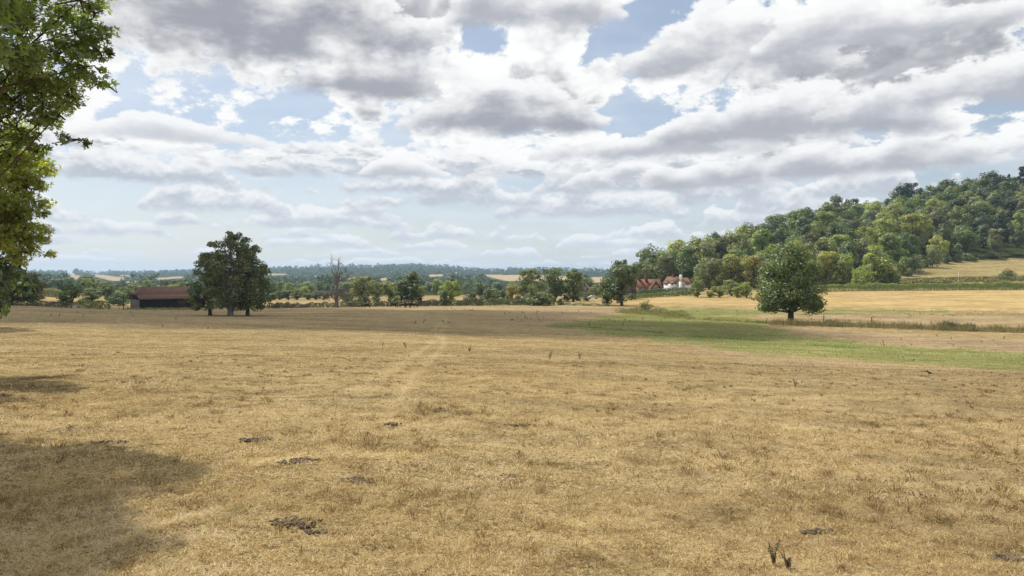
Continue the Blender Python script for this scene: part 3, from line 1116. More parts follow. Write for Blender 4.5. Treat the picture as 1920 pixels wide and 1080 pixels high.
# ------------------------------------------------------------------ trees and shrubs along the field edges
T = tree_at
T(20, 206, 497, 62, 'dome', (.060, .066, .026), 'broad dark tree at the left end of the field edge', 'hedgerow_tree')
T(-55, 203, 490, 50, 'round', (.060, .066, .026), 'dark tree cut off by the left edge of view', 'hedgerow_tree')
T(62, 214, 512, 24, 'round', (.085, .070, .028), 'brown tinged small tree leaning out of the broad dark one', 'hedgerow_tree')
T(133, 199, 531, 29, 'dome', (.080, .095, .022), 'round green bush above the metal field gate', 'bush', 'bush')
T(172, 285, 540, 20, 'round', (.070, .085, .028), 'green tree behind the ivy covered mound', 'hedgerow_tree')
T(150, 400, 530, 14, 'round', G_DARK, 'dark tree behind the round green bush', 'hedgerow_tree')
T(206, 300, 533, 16, 'round', G_DARK, 'dark rounded tree up the slope from the barn end', 'hedgerow_tree')
T(222, 262, 547, 22, 'bush', (.060, .080, .030), 'low green bush next to the barn end', 'bush', 'bush')
T(232, 320, 538, 16, 'round', G_MID, 'mid green tree just behind the barn end', 'hedgerow_tree')
T(255, 330, 534, 26, 'round', (.090, .088, .032), 'olive tree showing over the barn roof at its near end', 'hedgerow_tree')
T(305, 345, 536, 22, 'round', (.080, .080, .034), 'dull olive tree over the middle of the barn roof', 'hedgerow_tree')
T(323, 330, 532, 13, 'round', G_FRESH, 'bright green tree over the barn roof', 'hedgerow_tree')
T(190, 420, 539, 22, 'round', G_MID, 'tree far behind the ivy mound', 'hedgerow_tree')
# the row beyond the stubble strip
ROW = [(512, 345, 549, 9), (524, 350, 546, 10), (541, 352, 543, 13), (557, 348, 543, 12), (577, 352, 549, 11), (592, 350, 545, 12), (606, 346, 546, 12), (645, 350, 550, 10)]
for i, (px, d, top, hw) in enumerate(ROW):
    T(px, d, top, hw, 'round', (.075, .085, .034), ('first', 'second', 'third', 'fourth', 'fifth', 'sixth', 'seventh', 'last')[i] + ' small rounded tree in the row running right across the stubble strip', 'orchard_tree', group='row of small trees across the stubble strip')
T(680, 243, 517, 26, 'round', (.105, .105, .035), 'olive green tree next to the bare dead tree', 'hedgerow_tree')
T(654, 252, 549, 12, 'round', G_DARK, 'little dark tree between the dead tree and the olive one', 'hedgerow_tree')
T(705, 262, 528, 14, 'round', (.075, .085, .032), 'green tree half hidden behind the olive tree', 'hedgerow_tree')
T(684, 226, 551, 11, 'bush', G_BLUE, 'dark thorn bush under the olive tree', 'bush', 'bush')
T(773, 233, 509, 20, 'tall', (.055, .068, .026), 'tall dark tree standing over the black cattle', 'hedgerow_tree')
T(752, 234, 524, 26, 'dome', (.058, .070, .024), 'broad dark lower tree beside the one over the cattle', 'hedgerow_tree')
T(733, 248, 529, 17, 'round', (.105, .115, .040), 'paler green tree behind the broad one by the cattle', 'hedgerow_tree')
T(786, 232, 555, 10, 'bush', G_DARK, 'dark bush just right of the standing cattle', 'bush', 'bush')
T(845, 258, 526, 21, 'round', (.145, .165, .045), 'bright green round tree on the far field edge', 'hedgerow_tree')
T(833, 229, 546, 14, 'bush', (.042, .048, .022), 'dark bush in front of the bright green tree', 'bush', 'bush')
T(708, 230, 559, 8, 'bush', G_BLUE, 'lone small bush in the gap with stubble behind', 'bush', 'bush')
T(884, 234, 545, 15, 'bush', (.044, .050, .024), 'dark square bush on the field edge', 'bush', 'bush')
T(915, 236, 541, 18, 'bush', (.048, .056, .024), 'dark broad bush beside the square one', 'bush', 'bush')
T(943, 244, 545, 14, 'bush', G_DARK, 'dark bush with orange leaved tree behind it', 'bush', 'bush')
T(961, 262, 534, 13, 'round', (.15, .115, .03), 'small tree with orange tinged top', 'hedgerow_tree')
T(930, 300, 541, 18, 'round', G_MID, 'mid green tree behind the dark broad bush', 'hedgerow_tree')
T(993, 252, 505, 27, 'round', (.088, .090, .030), 'tall tree with reddish brown top, first of three in line', 'hedgerow_tree')
T(1040, 262, 502, 25, 'round', (.060, .080, .028), 'tall dark green tree, middle one of three in line', 'hedgerow_tree')
T(1075, 258, 502, 18, 'tall', (.085, .095, .030), 'tall narrow tree next to the small gabled cottage', 'hedgerow_tree')
T(1012, 226, 543, 34, 'bush', (.072, .085, .030), 'wide grey green bush in front of the three tall trees', 'bush', 'bush')
T(1000, 228, 532, 17, 'bush', (.090, .110, .036), 'fresh green bush rising behind the wide grey green one', 'bush', 'bush')
T(1050, 229, 560, 11, 'bush', G_DARK, 'low dark bush at the end of the hedge', 'bush', 'bush')
T(1166, 217, 494, 32, 'round', (.058, .072, .022), 'big dark tree with black trunk beside the red roofs', 'hedgerow_tree')
T(1138, 222, 516, 17, 'tall', (.066, .078, .026), 'slim tree standing close to the big dark tree', 'hedgerow_tree')
T(1162, 262, 487, 20, 'round', (.045, .055, .028), 'dark flat topped pine showing above the big dark tree', 'pine_tree')
T(1200, 345, 492, 22, 'round', (.070, .080, .030), 'green tree behind the red roofed house', 'hedgerow_tree')
T(1225, 365, 496, 20, 'round', (.085, .105, .030), 'light green tree behind the red chimneys', 'hedgerow_tree')
T(1118, 330, 533, 15, 'round', (.105, .105, .038), 'olive bush by the small gabled cottage', 'bush', 'bush')
SM = [(1308, 262, 525, 14, (.105, .125, .036)), (1332, 258, 545, 9, (.13, .14, .036)), (1348, 258, 536, 14, (.12, .135, .042)), (1372, 268, 524, 17, (.105, .118, .036)),
      (1383, 256, 537, 12, (.125, .14, .036)), (1400, 255, 529, 13, (.135, .145, .036))]
SML = ['small olive tree, leftmost of the thicket on the golden slope', 'low yellowish shrub in the thicket on the golden slope', 'pale round thorn tree in the thicket on the golden slope',
       'tallest tree of the thicket on the golden slope', 'yellow green shrub in front of the tallest thicket tree', 'yellow green tree, rightmost of the thicket on the golden slope']
for (px, d, top, hw, c), lb in zip(SM, SML):
    T(px, d, top, hw, 'round', c, lb, 'thorn_tree', group='thicket on the golden slope')
T(1640, 308, 460, 42, 'dome', (.150, .165, .045), 'big pale green tree in front of the hillside wood', 'hedgerow_tree')
T(1612, 300, 498, 20, 'bush', (.150, .170, .040), 'pale green bush at the foot of the big pale tree', 'bush', 'bush')
T(1672, 305, 500, 20, 'bush', (.10, .12, .034), 'green bush right beside the big pale tree', 'bush', 'bush')
T(1580, 312, 476, 24, 'round', (.14, .155, .036), 'yellow green tree between the oak and the big pale tree', 'hedgerow_tree')
T(1550, 316, 470, 22, 'round', (.17, .155, .036), 'golden tinged tree just behind the lone oak', 'hedgerow_tree')
T(1525, 318, 488, 20, 'round', (.115, .125, .036), 'green tree partly behind the oak crown', 'hedgerow_tree')
T(1412, 322, 478, 26, 'round', (.145, .128, .036), 'yellowing tree at the wood edge left of the oak', 'hedgerow_tree')
T(1370, 330, 478, 28, 'round', (.14, .13, .034), 'tree with orange yellow patches at the wood edge', 'hedgerow_tree')
T(1330, 325, 484, 24, 'round', (.10, .10, .034), 'brownish tree at the wood edge above the thicket', 'hedgerow_tree')
T(1440, 322, 492, 22, 'round', (.105, .12, .034), 'green tree left against the oak crown', 'hedgerow_tree')
T(1715, 365, 478, 22, 'bush', (.085, .10, .036), 'grey green bush on the upper field edge', 'bush', 'bush')
T(1695, 352, 484, 20, 'bush', (.105, .12, .036), 'green bush at the low corner of the upper field', 'bush', 'bush')
T(1749, 385, 466, 17, 'bush', (.088, .096, .042), 'round grey green bush on the upper field edge', 'bush', 'bush')
T(1890, 331, 504, 17, 'bush', (.062, .072, .030), 'bush growing up out of the upper hedge', 'bush', 'bush')
EX = [(522, 224, 566, 9), (540, 226, 566, 8), (578, 226, 568, 8), (655, 226, 563, 11), (668, 227, 566, 9), (716, 229, 564, 9), (742, 230, 566, 9), (803, 231, 563, 11), (818, 232, 561, 11), (860, 231, 563, 11), (872, 233, 558, 10),
      (900, 234, 556, 10), (930, 236, 552, 12), (952, 236, 554, 10), (972, 234, 553, 11), (985, 233, 555, 10), (1064, 262, 552, 12), (1082, 268, 550, 10), (1098, 262, 553, 9)]
EXL = ['just right of the three close trees', 'second from the three close trees', 'between the row of small trees and the dead tree', 'right against the dead tree trunk', 'under the left side of the olive tree', 'left of the black herd', 'behind the leftmost herd cow',
       'first right of the herd', 'second right of the herd', 'under the bright green tree', 'between the bright green tree and the square bush', 'between the square and the broad dark bush', 'right of the broad dark bush', 'below the orange tinged tree',
       'left foot of the tall reddish tree', 'next to the wide grey green bush', 'under the middle tall tree', 'under the narrow tall tree', 'left of the gabled cottage']
for k, ((px, d, top, hw), lb) in enumerate(zip(EX, EXL)):
    T(px, d, top, hw, 'bush', ((.052, .062, .026), (.075, .088, .030), (.045, .052, .026))[k % 3], 'small field edge bush ' + lb, 'bush', 'bush', group='small bushes along the far field edge')
T(1210, 176, 563, 15, 'bush', (.095, .085, .028), 'low rounded bush on the ditch in the green valley', 'bush', 'bush')

# ------------------------------------------------------------------ hillside wood
def wood():
    r = np.random.default_rng(77)
    lo_px = [1150, 1200, 1300, 1420, 1540, 1660, 1690, 1760, 1920, 2150]
    lo_d = [390, 362, 338, 336, 332, 345, 378, 410, 436, 440]
    hi_px = [1150, 1230, 1400, 1600, 1900, 2150]
    hi_d = [400, 440, 555, 610, 660, 670]
    pts = [(( q - 960) / F * e, e, q) for q, e in ((1222, 372), (1240, 392), (1262, 372), (1268, 404), (1290, 362), (1300, 396), (1322, 372), (1345, 408), (1330, 440))]
    tries = 0
    while tries < 30000 and len(pts) < 292:
        tries += 1
        px = r.uniform(1205, 2120)
        d = r.uniform(330, 665)
        if d < np.interp(px, lo_px, lo_d) or d > np.interp(px, hi_px, hi_d):
            continue
        x = (px - 960) / F * d
        if any((x - a) ** 2 + (d - b) ** 2 < 11.8 ** 2 for a, b, *_ in pts):
            continue
        pts.append((x, d, px))
    cols = [G_MID, G_DARK, (.085, .10, .032), (.062, .082, .030), (.10, .11, .034), (.045, .062, .030), (.13, .135, .036), (.072, .078, .036)]
    names = ['mid green', 'dark green', 'fresh green', 'deep green', 'olive green', 'blackish green', 'yellow green', 'grey green']
    for k, (x, d, px) in enumerate(pts):
        lo, hi = np.interp(px, lo_px, lo_d), np.interp(px, hi_px, hi_d)
        t = (d - lo) / max(hi - lo, 1)
        row = 'at the wood foot' if t < .3 else ('halfway up the wood' if t < .72 else 'at the wood top')
        zone = ('above the cottages', 'above the thicket', 'above the lone oak', 'behind the big pale tree', 'above the upper field', 'towards the right edge', 'past the right edge')[int(np.searchsorted((1310, 1420, 1530, 1690, 1790, 1925), px))]
        where = row + ' ' + zone
        con = r.random() < (.02 + .06 * (t > .6))
        h = r.uniform(11.5, 23.5) * (1.0 if t > .2 else .8)
        if k < 9:
            con = False
            h = (15, 19, 18, 22, 19, 22, 20, 21, 21)[k]
        c = r.integers(0, len(cols)) if t < .7 else r.choice([0, 1, 1, 3, 5, 7])
        z = gz(x, d) - .2
        if con:
            put_tree('yew_tree', PROTO['tall'][k % 3], (x, d, z), ('tall' if h > 17 else 'short') + ' dark narrow yew ' + where, 'tree', h / 14, r.uniform(0, 6), (.036, .048, .026), 'trees of the hillside wood')
        else:
            put_tree('woodland_tree', PROTO['wood'][k % 6], (x, d, z), ('tall ' if h > 18.3 else '') + names[c] + (' wide' if k % 2 else '') + ' tree ' + where, 'tree', h / 17, r.uniform(0, 6), tuple(np.array(cols[c]) * np.array((1.1, 1.02, .95)) * r.uniform(.6, 1.8)), 'trees of the hillside wood', sxy=r.uniform(.9, 1.25) * h / 17)


wood()
UB = [(1700, 385, 481, 13), (1722, 392, 478, 14), (1772, 402, 476, 13), (1795, 408, 478, 12), (1815, 412, 474, 14), (1838, 418, 479, 12), (1860, 422, 472, 15), (1884, 426, 477, 13), (1905, 430, 473, 14), (1928, 432, 478, 13)]
for k, (px, d, top, hw) in enumerate(UB):
    tree_at(px, d, top, hw, 'bush', ((.062, .075, .03), (.09, .105, .034), (.05, .062, .03))[k % 3], ('first', 'second', 'third', 'fourth', 'fifth', 'sixth', 'seventh', 'eighth', 'ninth', 'tenth')[k] + ' shrub from the left along the top edge of the upper field', 'shrub', 'shrub', group='shrubs along the top edge of the upper field')
T(1703, 585, 342, 20, 'round', (.030, .040, .024), 'dark tree poking above the wood skyline', 'woodland_tree')
T(1865, 612, 321, 27, 'round', (.040, .048, .026), 'tall round headed dark tree on the wood skyline', 'woodland_tree')
T(1916, 600, 312, 24, 'cone', (.030, .038, .022), 'tall dark conifer at the right edge of view', 'conifer_tree')
T(1846, 606, 336, 13, 'cone', (.030, .040, .024), 'narrow dark conifer left of the tall round headed skyline tree', 'conifer_tree')
T(1892, 608, 326, 13, 'cone', (.032, .042, .024), 'narrow dark conifer right of the tall round headed skyline tree', 'conifer_tree')
T(1726, 592, 352, 13, 'cone', (.034, .044, .026), 'narrow dark conifer just right of the dark tip on the skyline', 'conifer_tree')
T(1342, 470, 434, 12, 'tall', (.032, .042, .026), 'small dark upright tree on the lower wood skyline', 'woodland_tree')
for (px, d, top, hw, k, c, lb) in ((1462, 540, 402, 17, 'round', (.062, .072, .03), 'above the lone oak to its left'), (1508, 560, 391, 15, 'round', (.05, .066, .03), 'above the lone oak to its right'), (1566, 575, 366, 18, 'round', (.066, .07, .03), 'with umbrella head left of the golden gap'),
                                   (1598, 585, 372, 20, 'round', (.04, .05, .026), 'dark round one right of the umbrella headed tree'), (1690, 590, 352, 20, 'round', (.066, .075, .03), 'under the highest dark tip'), (1748, 600, 347, 22, 'round', (.06, .072, .03), 'third from the right edge'),
                                   (1812, 610, 335, 22, 'round', (.066, .066, .03), 'beside the tall round headed one'), (1405, 505, 424, 14, 'round', (.055, .066, .03), 'above the thicket'), (1640, 590, 382, 18, 'round', (.045, .055, .028), 'behind the big pale tree')):
    T(px, d, top, hw, k, c, 'skyline tree of the wood ' + lb, 'woodland_tree', group='trees standing out on the wood skyline')
T(1780, 605, 336, 20, 'round', (.055, .062, .026), 'rounded tree on the wood skyline left of the tall dark one', 'woodland_tree')

# ------------------------------------------------------------------ far trees
def valley_trees():
    """countable trees on the valley floor, then the far woods as one mass"""
    r = np.random.default_rng(5)
    n = 0
    spots = []
    ZN = ((250, 'beyond the round green bush'), (480, 'beyond the barn'), (620, 'beyond the row of small trees'), (720, 'beyond the dead tree'), (810, 'beyond the cattle'), (960, 'beyond the dark bushes'), (1110, 'beyond the three tall trees'), (1300, 'beyond the gabled cottage'))
    tries = 0
    while n < 150 and tries < 5000:
        tries += 1
        px = r.uniform(30, 1215)
        d = r.uniform(375, 830)
        x = (px - 960) / F * d
        if any((x - a) ** 2 + (d - b) ** 2 < 13 ** 2 for a, b in spots):
            continue
        if fnoise(np.array([x]), np.array([d]), 61, 130, 2)[0] < -.35:
            continue
        spots.append((x, d))
        h = r.uniform(6, 11)
        zg = gz(x, d)
        p0, p1 = project(x, d, zg), project(x, d, zg + h)
        if any(polymask(np.array([px]), np.array([q]), poly)[0] for poly in FAR_FIELDS for q in np.linspace(p1[1], p0[1], 6)):
            continue
        ci = r.integers(0, 5)
        c = [G_MID, G_DARK, (.10, .11, .034), (.12, .14, .04), G_BLUE][ci]
        zone = [z for m, z in ZN if px < m][0]
        dist = 'first ' if d < 480 else ('' if d < 640 else 'further ')
        put_tree('valley_tree', PROTO['round'][n % 4], (x, d, zg - .1), ['mid green', 'dark green', 'olive', 'pale green', 'blue green'][ci] + ' ' + ('tall' if h > 8.5 else 'low') + ' tree among the ' + dist + 'valley trees ' + zone, 'tree', h / 12, r.uniform(0, 6), c, 'trees on the valley floor beyond the hedges', sxy=h / 12 * r.uniform(1.0, 1.6))
        n += 1
    # mass of far woods and hedgerows
    V, Fc, va, to = [], [], [], []
    base = 0
    shapes = []
    for k in range(6):
        rr = np.random.default_rng(400 + k)
        lob = envelope_lobes(rr, 1.0, .5, .05, 7, 'round', (.34, .5))
        P, N, Tn = crown_points(rr, lob, 5, 26, .7)
        shapes.append((P, N, Tn))
    m = 0
    NQ = 9000
    PX = r.uniform(-160, 1330, NQ)
    DD = 820 * (4350 / 820) ** (r.random(NQ) ** .8)
    XX = (PX - 960) / F * DD
    ZZ = ground(XX, DD)
    HH = r.uniform(8, 17, NQ) * np.where(DD < 2500, 1.0, 1.2) * (1 + .45 * fnoise(XX, DD, 52, 140, 3))
    DN = fnoise(XX, DD, 51, 330, 3)
    for q in range(NQ):
        px, d, x, zg, h, dens = PX[q], DD[q], XX[q], ZZ[q], HH[q], DN[q]
        if dens < -.55 and r.random() < .75:
            continue
        p0 = project(x, d, zg)[1]
        p1 = project(x, d, zg + h)[1]
        wpx = .5 * h / d * F
        bad = False
        for poly in FAR_FIELDS + FAR_GREEN:
            xs = [a for a, b in poly]
            ys = [b for a, b in poly]
            if px < min(xs) - wpx or px > max(xs) + wpx or p0 < min(ys) or p1 > max(ys):
                continue
            qq = np.array([px - wpx * .7, px, px + wpx * .7] * 5)
            yy = np.repeat(np.linspace(p1, p0, 5), 3)
            if polymask(qq, yy, poly).any():
                bad = True
                break
        if bad:
            continue
        P, N, Tn = shapes[q % 6]
        cnt = int(np.clip(150000 / d, 34, 150))
        sel = r.integers(0, len(P), cnt)
        a = r.uniform(0, 6.28)
        rot = np.array(((math.cos(a), -math.sin(a), 0), (math.sin(a), math.cos(a), 0), (0, 0, 1)))
        w = h * r.uniform(.95, 1.6)
        p = (P[sel] @ rot.T) * np.array((w, w, h)) + np.array((x, d, zg - .3))
        v, f = leaf_quads(r, p, N[sel] @ rot.T, h * math.sqrt(30 / cnt) * .30 * r.uniform(.6, 1.3, cnt), .85)
        V.append(v)
        Fc.append(f + base)
        base += len(v)
        va.append(r.random(cnt))
        to.append(np.full(cnt, np.clip(r.normal(.45, .3), 0, 1)))
        m += 1
        if m > 6200:
            break
    me = np_mesh('far_woods', np.vstack(V), np.vstack(Fc), {'var': np.concatenate(va), 'tone': np.concatenate(to)})
    o = link('far_woods', me, M_LEAF)
    o.color = (.034, .048, .026, 1)
    tag(o, 'far woods and hedgerows covering the distant hills', 'woods', kind='stuff')


valley_trees()
_x, _y, _z = at(142, 3200)
T(142, 3200, 503, 5, 'round', G_DARK, 'single big tree standing proud on the far left skyline', 'skyline_tree')
T(897, 3700, 501.5, 3, 'tall', G_DARK, 'upright tree standing proud on the far middle skyline', 'skyline_tree')
T(884, 3700, 504, 4, 'round', G_DARK, 'round tree next to the upright one on the far skyline', 'skyline_tree')

# ------------------------------------------------------------------ hedges
def hp(cols, d):
    return [((px - 960) / F * (d if np.isscalar(d) else dd), (d if np.isscalar(d) else dd)) for px, dd in (cols if not np.isscalar(d) else [(c, d) for c in cols])]


def hpd(*pd):
    return [((px - 960) / F * d, d) for px, d in pd]


hedge('hedge', hpd((500, 216), (560, 219), (640, 223), (730, 226)), 1.5, 1.2, (.052, .052, .028), 'low dark scruffy hedge behind the dead tree and grazing cow', bump=.5, seed=3)
hedge('hedge', hpd((725, 227), (830, 229), (905, 228)), 1.7, 1.3, (.048, .050, .026), 'low dark hedge behind the black cattle', bump=.4, seed=4)
hedge('hedge', hpd((893, 229), (960, 230), (1040, 231)), 1.8, 1.4, (.055, .066, .026), 'green hedge under the dark field edge bushes', bump=.3, seed=5)
hedge('hedge', hpd((1045, 231), (1090, 222), (1145, 214)), .55, .9, (.095, .090, .045), 'thin weedy strip running towards the big dark tree', bump=.5, seed=6)
hedge('hedge', hpd((1180, 262), (1230, 268), (1300, 276)), 1.5, 1.5, (.072, .085, .026), 'lower clipped hedge in front of the houses', bump=.12, seed=7)
hedge('hedge', hpd((1195, 278), (1240, 284), (1296, 288)), 2.4, 2.0, (.042, .058, .024), 'tall dark clipped hedge below the red and white houses', bump=.12, seed=8)
hedge('hedge', hpd((1520, 287), (1600, 287), (1750, 288), (1920, 289), (2300, 290)), 2.5, 2.2, (.105, .120, .034), 'long green hedge along the top of the golden field', bump=.22, seed=9)
hedge('hedge', hpd((1672, 322), (1750, 322), (1830, 322), (1930, 322), (2250, 322)), 2.1, 1.8, (.072, .080, .026), 'clipped hedge along the foot of the upper field', bump=.10, seed=10)
hedge('hedge', hpd((1088, 300), (1118, 300), (1150, 302)), 2.3, 1.8, (.050, .066, .024), 'dark hedge in front of the small gabled cottage', bump=.1, seed=11)
hedge('hedge', hpd((40, 345), (80, 335), (112, 322)), 3.2, 3, (.085, .085, .034), 'olive hedge across the top of the stubble slope', bump=.25, seed=12)
hedge('hedge', hpd((66, 203), (100, 201), (124, 199)), 1.2, 1.2, (.050, .052, .028), 'low dark hedge between the broad tree and the gate', bump=.4, seed=13)
hedge('hedge', hpd((-120, 202), (0, 204), (70, 203)), 1.3, 1.4, (.045, .050, .026), 'dark bramble hedge under the broad dark tree', bump=.5, seed=14)
hedge('ivy_mound', hpd((152, 198), (166, 197), (186, 196.5), (200, 196)), 2.3, 2.6, (.075, .100, .022), 'ivy covered mound sloping down beside the metal gate', 'ivy', bump=.25, seed=15)
reed_strip('weeds', hpd((232, 205), (280, 204), (345, 200), (400, 195)), .95, 1.6, (.13, .12, .05), 'tall weeds along the front of the barn', 'weeds', 60, 16, .06)
hedge('scrub', hpd((1160, 182), (1195, 178), (1225, 172), (1260, 166), (1284, 163)), 1.05, 3.0, (.080, .084, .034), 'brown and green scrub along the valley ditch', 'scrub', bump=.7, seed=17, kind='stuff', leaf=.24)
reed_strip('tall_grass', hpd((1165, 179), (1200, 175), (1235, 168), (1284, 160)), 1.3, 4.4, (.125, .105, .052), 'dead tall grasses mixed through the ditch scrub', 'dead grass', 55, 25, .06)
reed_strip('ditch_grass', hpd((1235, 158), (1290, 154), (1350, 150), (1395, 146)), .6, 2.2, (.105, .10, .04), 'rough grass along the ditch in the green valley', 'grass', 40, 18, .06, .8)
reed_strip('rushes', hpd((1395, 146), (1440, 143)), .8, 2.2, (.07, .10, .032), 'darker green rushes near the oak', 'rushes', 60, 19, .06)
reed_strip('rough_grass', hpd((1442, 139), (1500, 138), (1580, 136.5), (1680, 135), (1780, 133.5), (1960, 131)), 1.35, 3.0, (.115, .092, .052), 'dead brown grasses along the wire fence', 'dead grass', 85, 20, .06, .6)
reed_strip('rough_grass', hpd((1500, 176), (1650, 178), (1900, 180), (2100, 181)), .45, 3.0, (.10, .095, .042), 'thin rough grasses across the flat below the golden field', 'dead grass', 12, 27, .06, .8)
reed_strip('rushes', hpd((1752, 135), (1790, 134.5), (1832, 134)), 1.9, 2.2, (.044, .052, .026), 'dark clump of tall rushes by the wire fence', 'rushes', 110, 21, .06, .35)
reed_strip('rushes', hpd((1542, 138), (1574, 137.5)), 1.8, 2.0, (.066, .062, .040), 'grey brown clump of rushes right of the oak trunk', 'rushes', 110, 22, .06, .35)
reed_strip('sedge', hpd((1300, 96), (1340, 93), (1400, 92), (1440, 90)), .32, 2.6, (.075, .11, .03), 'dark green sedge patch in the valley grass', 'sedge', 60, 23, .04, .8)
reed_strip('sedge', hpd((1520, 84), (1560, 82), (1620, 80)), .30, 2.2, (.085, .13, .03), 'bright green sedge tuft in the lower valley grass', 'sedge', 60, 26, .04, .9)
reed_strip('sedge', hpd((1070, 118), (1130, 112), (1200, 106), (1250, 101)), .26, 1.4, (.085, .085, .034), 'thin dark line of rushes along the slope foot', 'rushes', 40, 24, .05, .9)


def valley_tufts():
    """coarse tufts that break up the green of the damp hollow"""
    r = np.random.default_rng(33)
    px = r.uniform(1030, 2050, 60000)
    d = np.sqrt(r.uniform(60 ** 2, 190 ** 2, 60000))
    x = (px - 960) / F * d
    z = ground(x, d)
    _, py = project(x, d, z)
    g = polymask(px + 30 * fnoise(x, d, 83, 11, 2), py + r.normal(0, 2, len(px)), GREEN_POLY)
    cl = fnoise(x, d, 84, 4.0, 3)
    ok = g & (r.random(len(px)) < np.clip(.15 + .8 * cl, .02, 1))
    x, d, z, cl = x[ok], d[ok], z[ok], cl[ok]
    n = len(x)
    hh = r.uniform(.10, .26, n) * (1 + .6 * np.clip(cl, 0, 1))
    a = r.uniform(0, 6.283, n)
    t = np.abs(r.normal(0, .5, n))
    dv = np.stack([np.cos(a) * np.sin(t), np.sin(a) * np.sin(t), np.cos(t)], 1)
    b = r.uniform(0, 6.283, n)
    sd_ = np.stack([np.cos(b), np.sin(b), np.zeros(n)], 1) * r.uniform(.03, .10, n)[:, None]
    q = np.stack([x, d, z - .02], 1)
    mid = q + dv * (hh * .5)[:, None]
    v = np.stack([q - sd_, mid - sd_ * .8, q + dv * hh[:, None], mid + sd_ * .8], 1).reshape(-1, 3)
    me = np_mesh('valley_grass', v, np.arange(4 * n).reshape(n, 4), {'var': r.random(n), 'tone': r.random(n)})
    o = link('valley_grass', me, M_LEAF)
    o.color = (.15, .152, .050, 1)
    tag(o, 'coarse dull green tufts over the damp valley grass', 'grass', kind='stuff')


valley_tufts()

# ------------------------------------------------------------------ the near trees on the left
def near_leaves(r, P, N, size):
    """three-bladed leaves: one long blade and two side blades"""
    n = len(P)
    N = N / (np.linalg.norm(N, axis=1)[:, None] + 1e-9)
    a = np.cross(N, rand_dirs(r, n))
    a[:, 2] -= .5                       # tips hang
    a -= N * (a * N).sum(1)[:, None]
    a /= np.linalg.norm(a, axis=1)[:, None] + 1e-9
    b = np.cross(N, a)
    s = size * r.uniform(.65, 1.25, n)
    V = []
    for ang, ln, wd in ((0.0, 1.0, .42), (0.95, .78, .36), (-0.95, .78, .36)):
        u = a * math.cos(ang) + b * math.sin(ang)
        w = np.cross(N, u)
        cup = N * (s * .10)[:, None] * (0 if ang == 0 else 1)
        S = s[:, None]
        V.append(np.stack([P, P + u * S * ln * .5 - w * S * wd * .5 + cup, P + u * S * ln + cup * 1.5, P + u * S * ln * .5 + w * S * wd * .5 + cup], 1))
    V = np.stack(V, 1).reshape(-1, 3)
    return V, np.arange(len(V)).reshape(-1, 4)


def near_tree(name, root, lobes, h, leaf, per_m2, color, label, seed, r0):
    """lobes: rows x, y, z, radius in world coordinates"""
    r = np.random.default_rng(seed)
    root = np.array(root, float)
    P, N, T = [], [], []
    twigs = MB()
    for (x, y, z, rad) in lobes:
        c = np.array((x, y, z)) - root
        k = max(5, int(11 * (rad / .8)))
        for _ in range(k):
            d = rand_dirs(r, 1)[0] * np.array((1, 1, .8))
            rs = rad * r.uniform(.28, .5) * min(1.0, (.8 / rad) ** .35)
            sc = c + d * rad * r.uniform(.45, .85)
            m = max(6, int(per_m2 * 4 * rs * rs))
            u = rand_dirs(r, m)
            rr = rs * r.random(m) ** .45
            P.append(sc + u * rr[:, None] * np.array((1.15, 1.15, .75)))
            N.append(u * .35 + np.array((0, 0, .75)) + r.normal(size=(m, 3)) * .55)
            T.append(np.clip(np.full(m, r.random() ** 1.3) + r.normal(0, .18, m), 0, 1))
            mid = (c + sc) / 2 + r.normal(0, .08, 3)
            twigs.tube([c, mid, sc + d * rs * .5], [.020, .012, .004], 4, cap=False)
    P, N, T = np.vstack(P), np.vstack(N), np.concatenate(T)
    V, Fq = near_leaves(r, P, N, leaf)
    crown = np_mesh('crown', V, Fq, {'var': np.repeat(r.random(len(P)), 3), 'tone': np.repeat(T, 3)})
    crown.materials.append(M_LEAF_NEAR)
    loc = [tuple(np.array(l[:3]) - root) + (l[3],) for l in lobes]
    bm = branch_mesh(r, h, [l for l in loc if l[3] > .3], r0, h * .2, kmax=len(loc), n=10, limb=.13)
    bm.materials.append(M_BARK)
    e = empty(name, tuple(root))
    tag(e, label, 'tree')
    c = link('crown', crown, None, e)
    c.color = (*color, 1)
    link('trunk', bm, None, e)
    tw = twigs.mesh('twigs')
    tw.materials.append(M_BARK)
    tag(link('twigs', tw, None, e), kind='stuff')
    return e


def lob(px, py, d, rpx):
    return ((px - 960) / F * d, d, CZ + (HY - py) / F * d, rpx * d / F)


rA = np.random.default_rng(1)


def shadow_px(q):
    """photo position of the shadow that a point of foliage throws on the land"""
    q = np.array(q[:3], float)
    for _ in range(4):
        k = (q[2] - gz(q[0], q[1])) / sun_dir.z
        g = q - np.array(sun_dir) * k
        zg = gz(g[0], g[1])
        k = (q[2] - zg) / sun_dir.z
        g = q - np.array(sun_dir) * k
    if g[1] < 1:
        return -999, 3000
    return project(g[0], g[1], gz(g[0], g[1]))


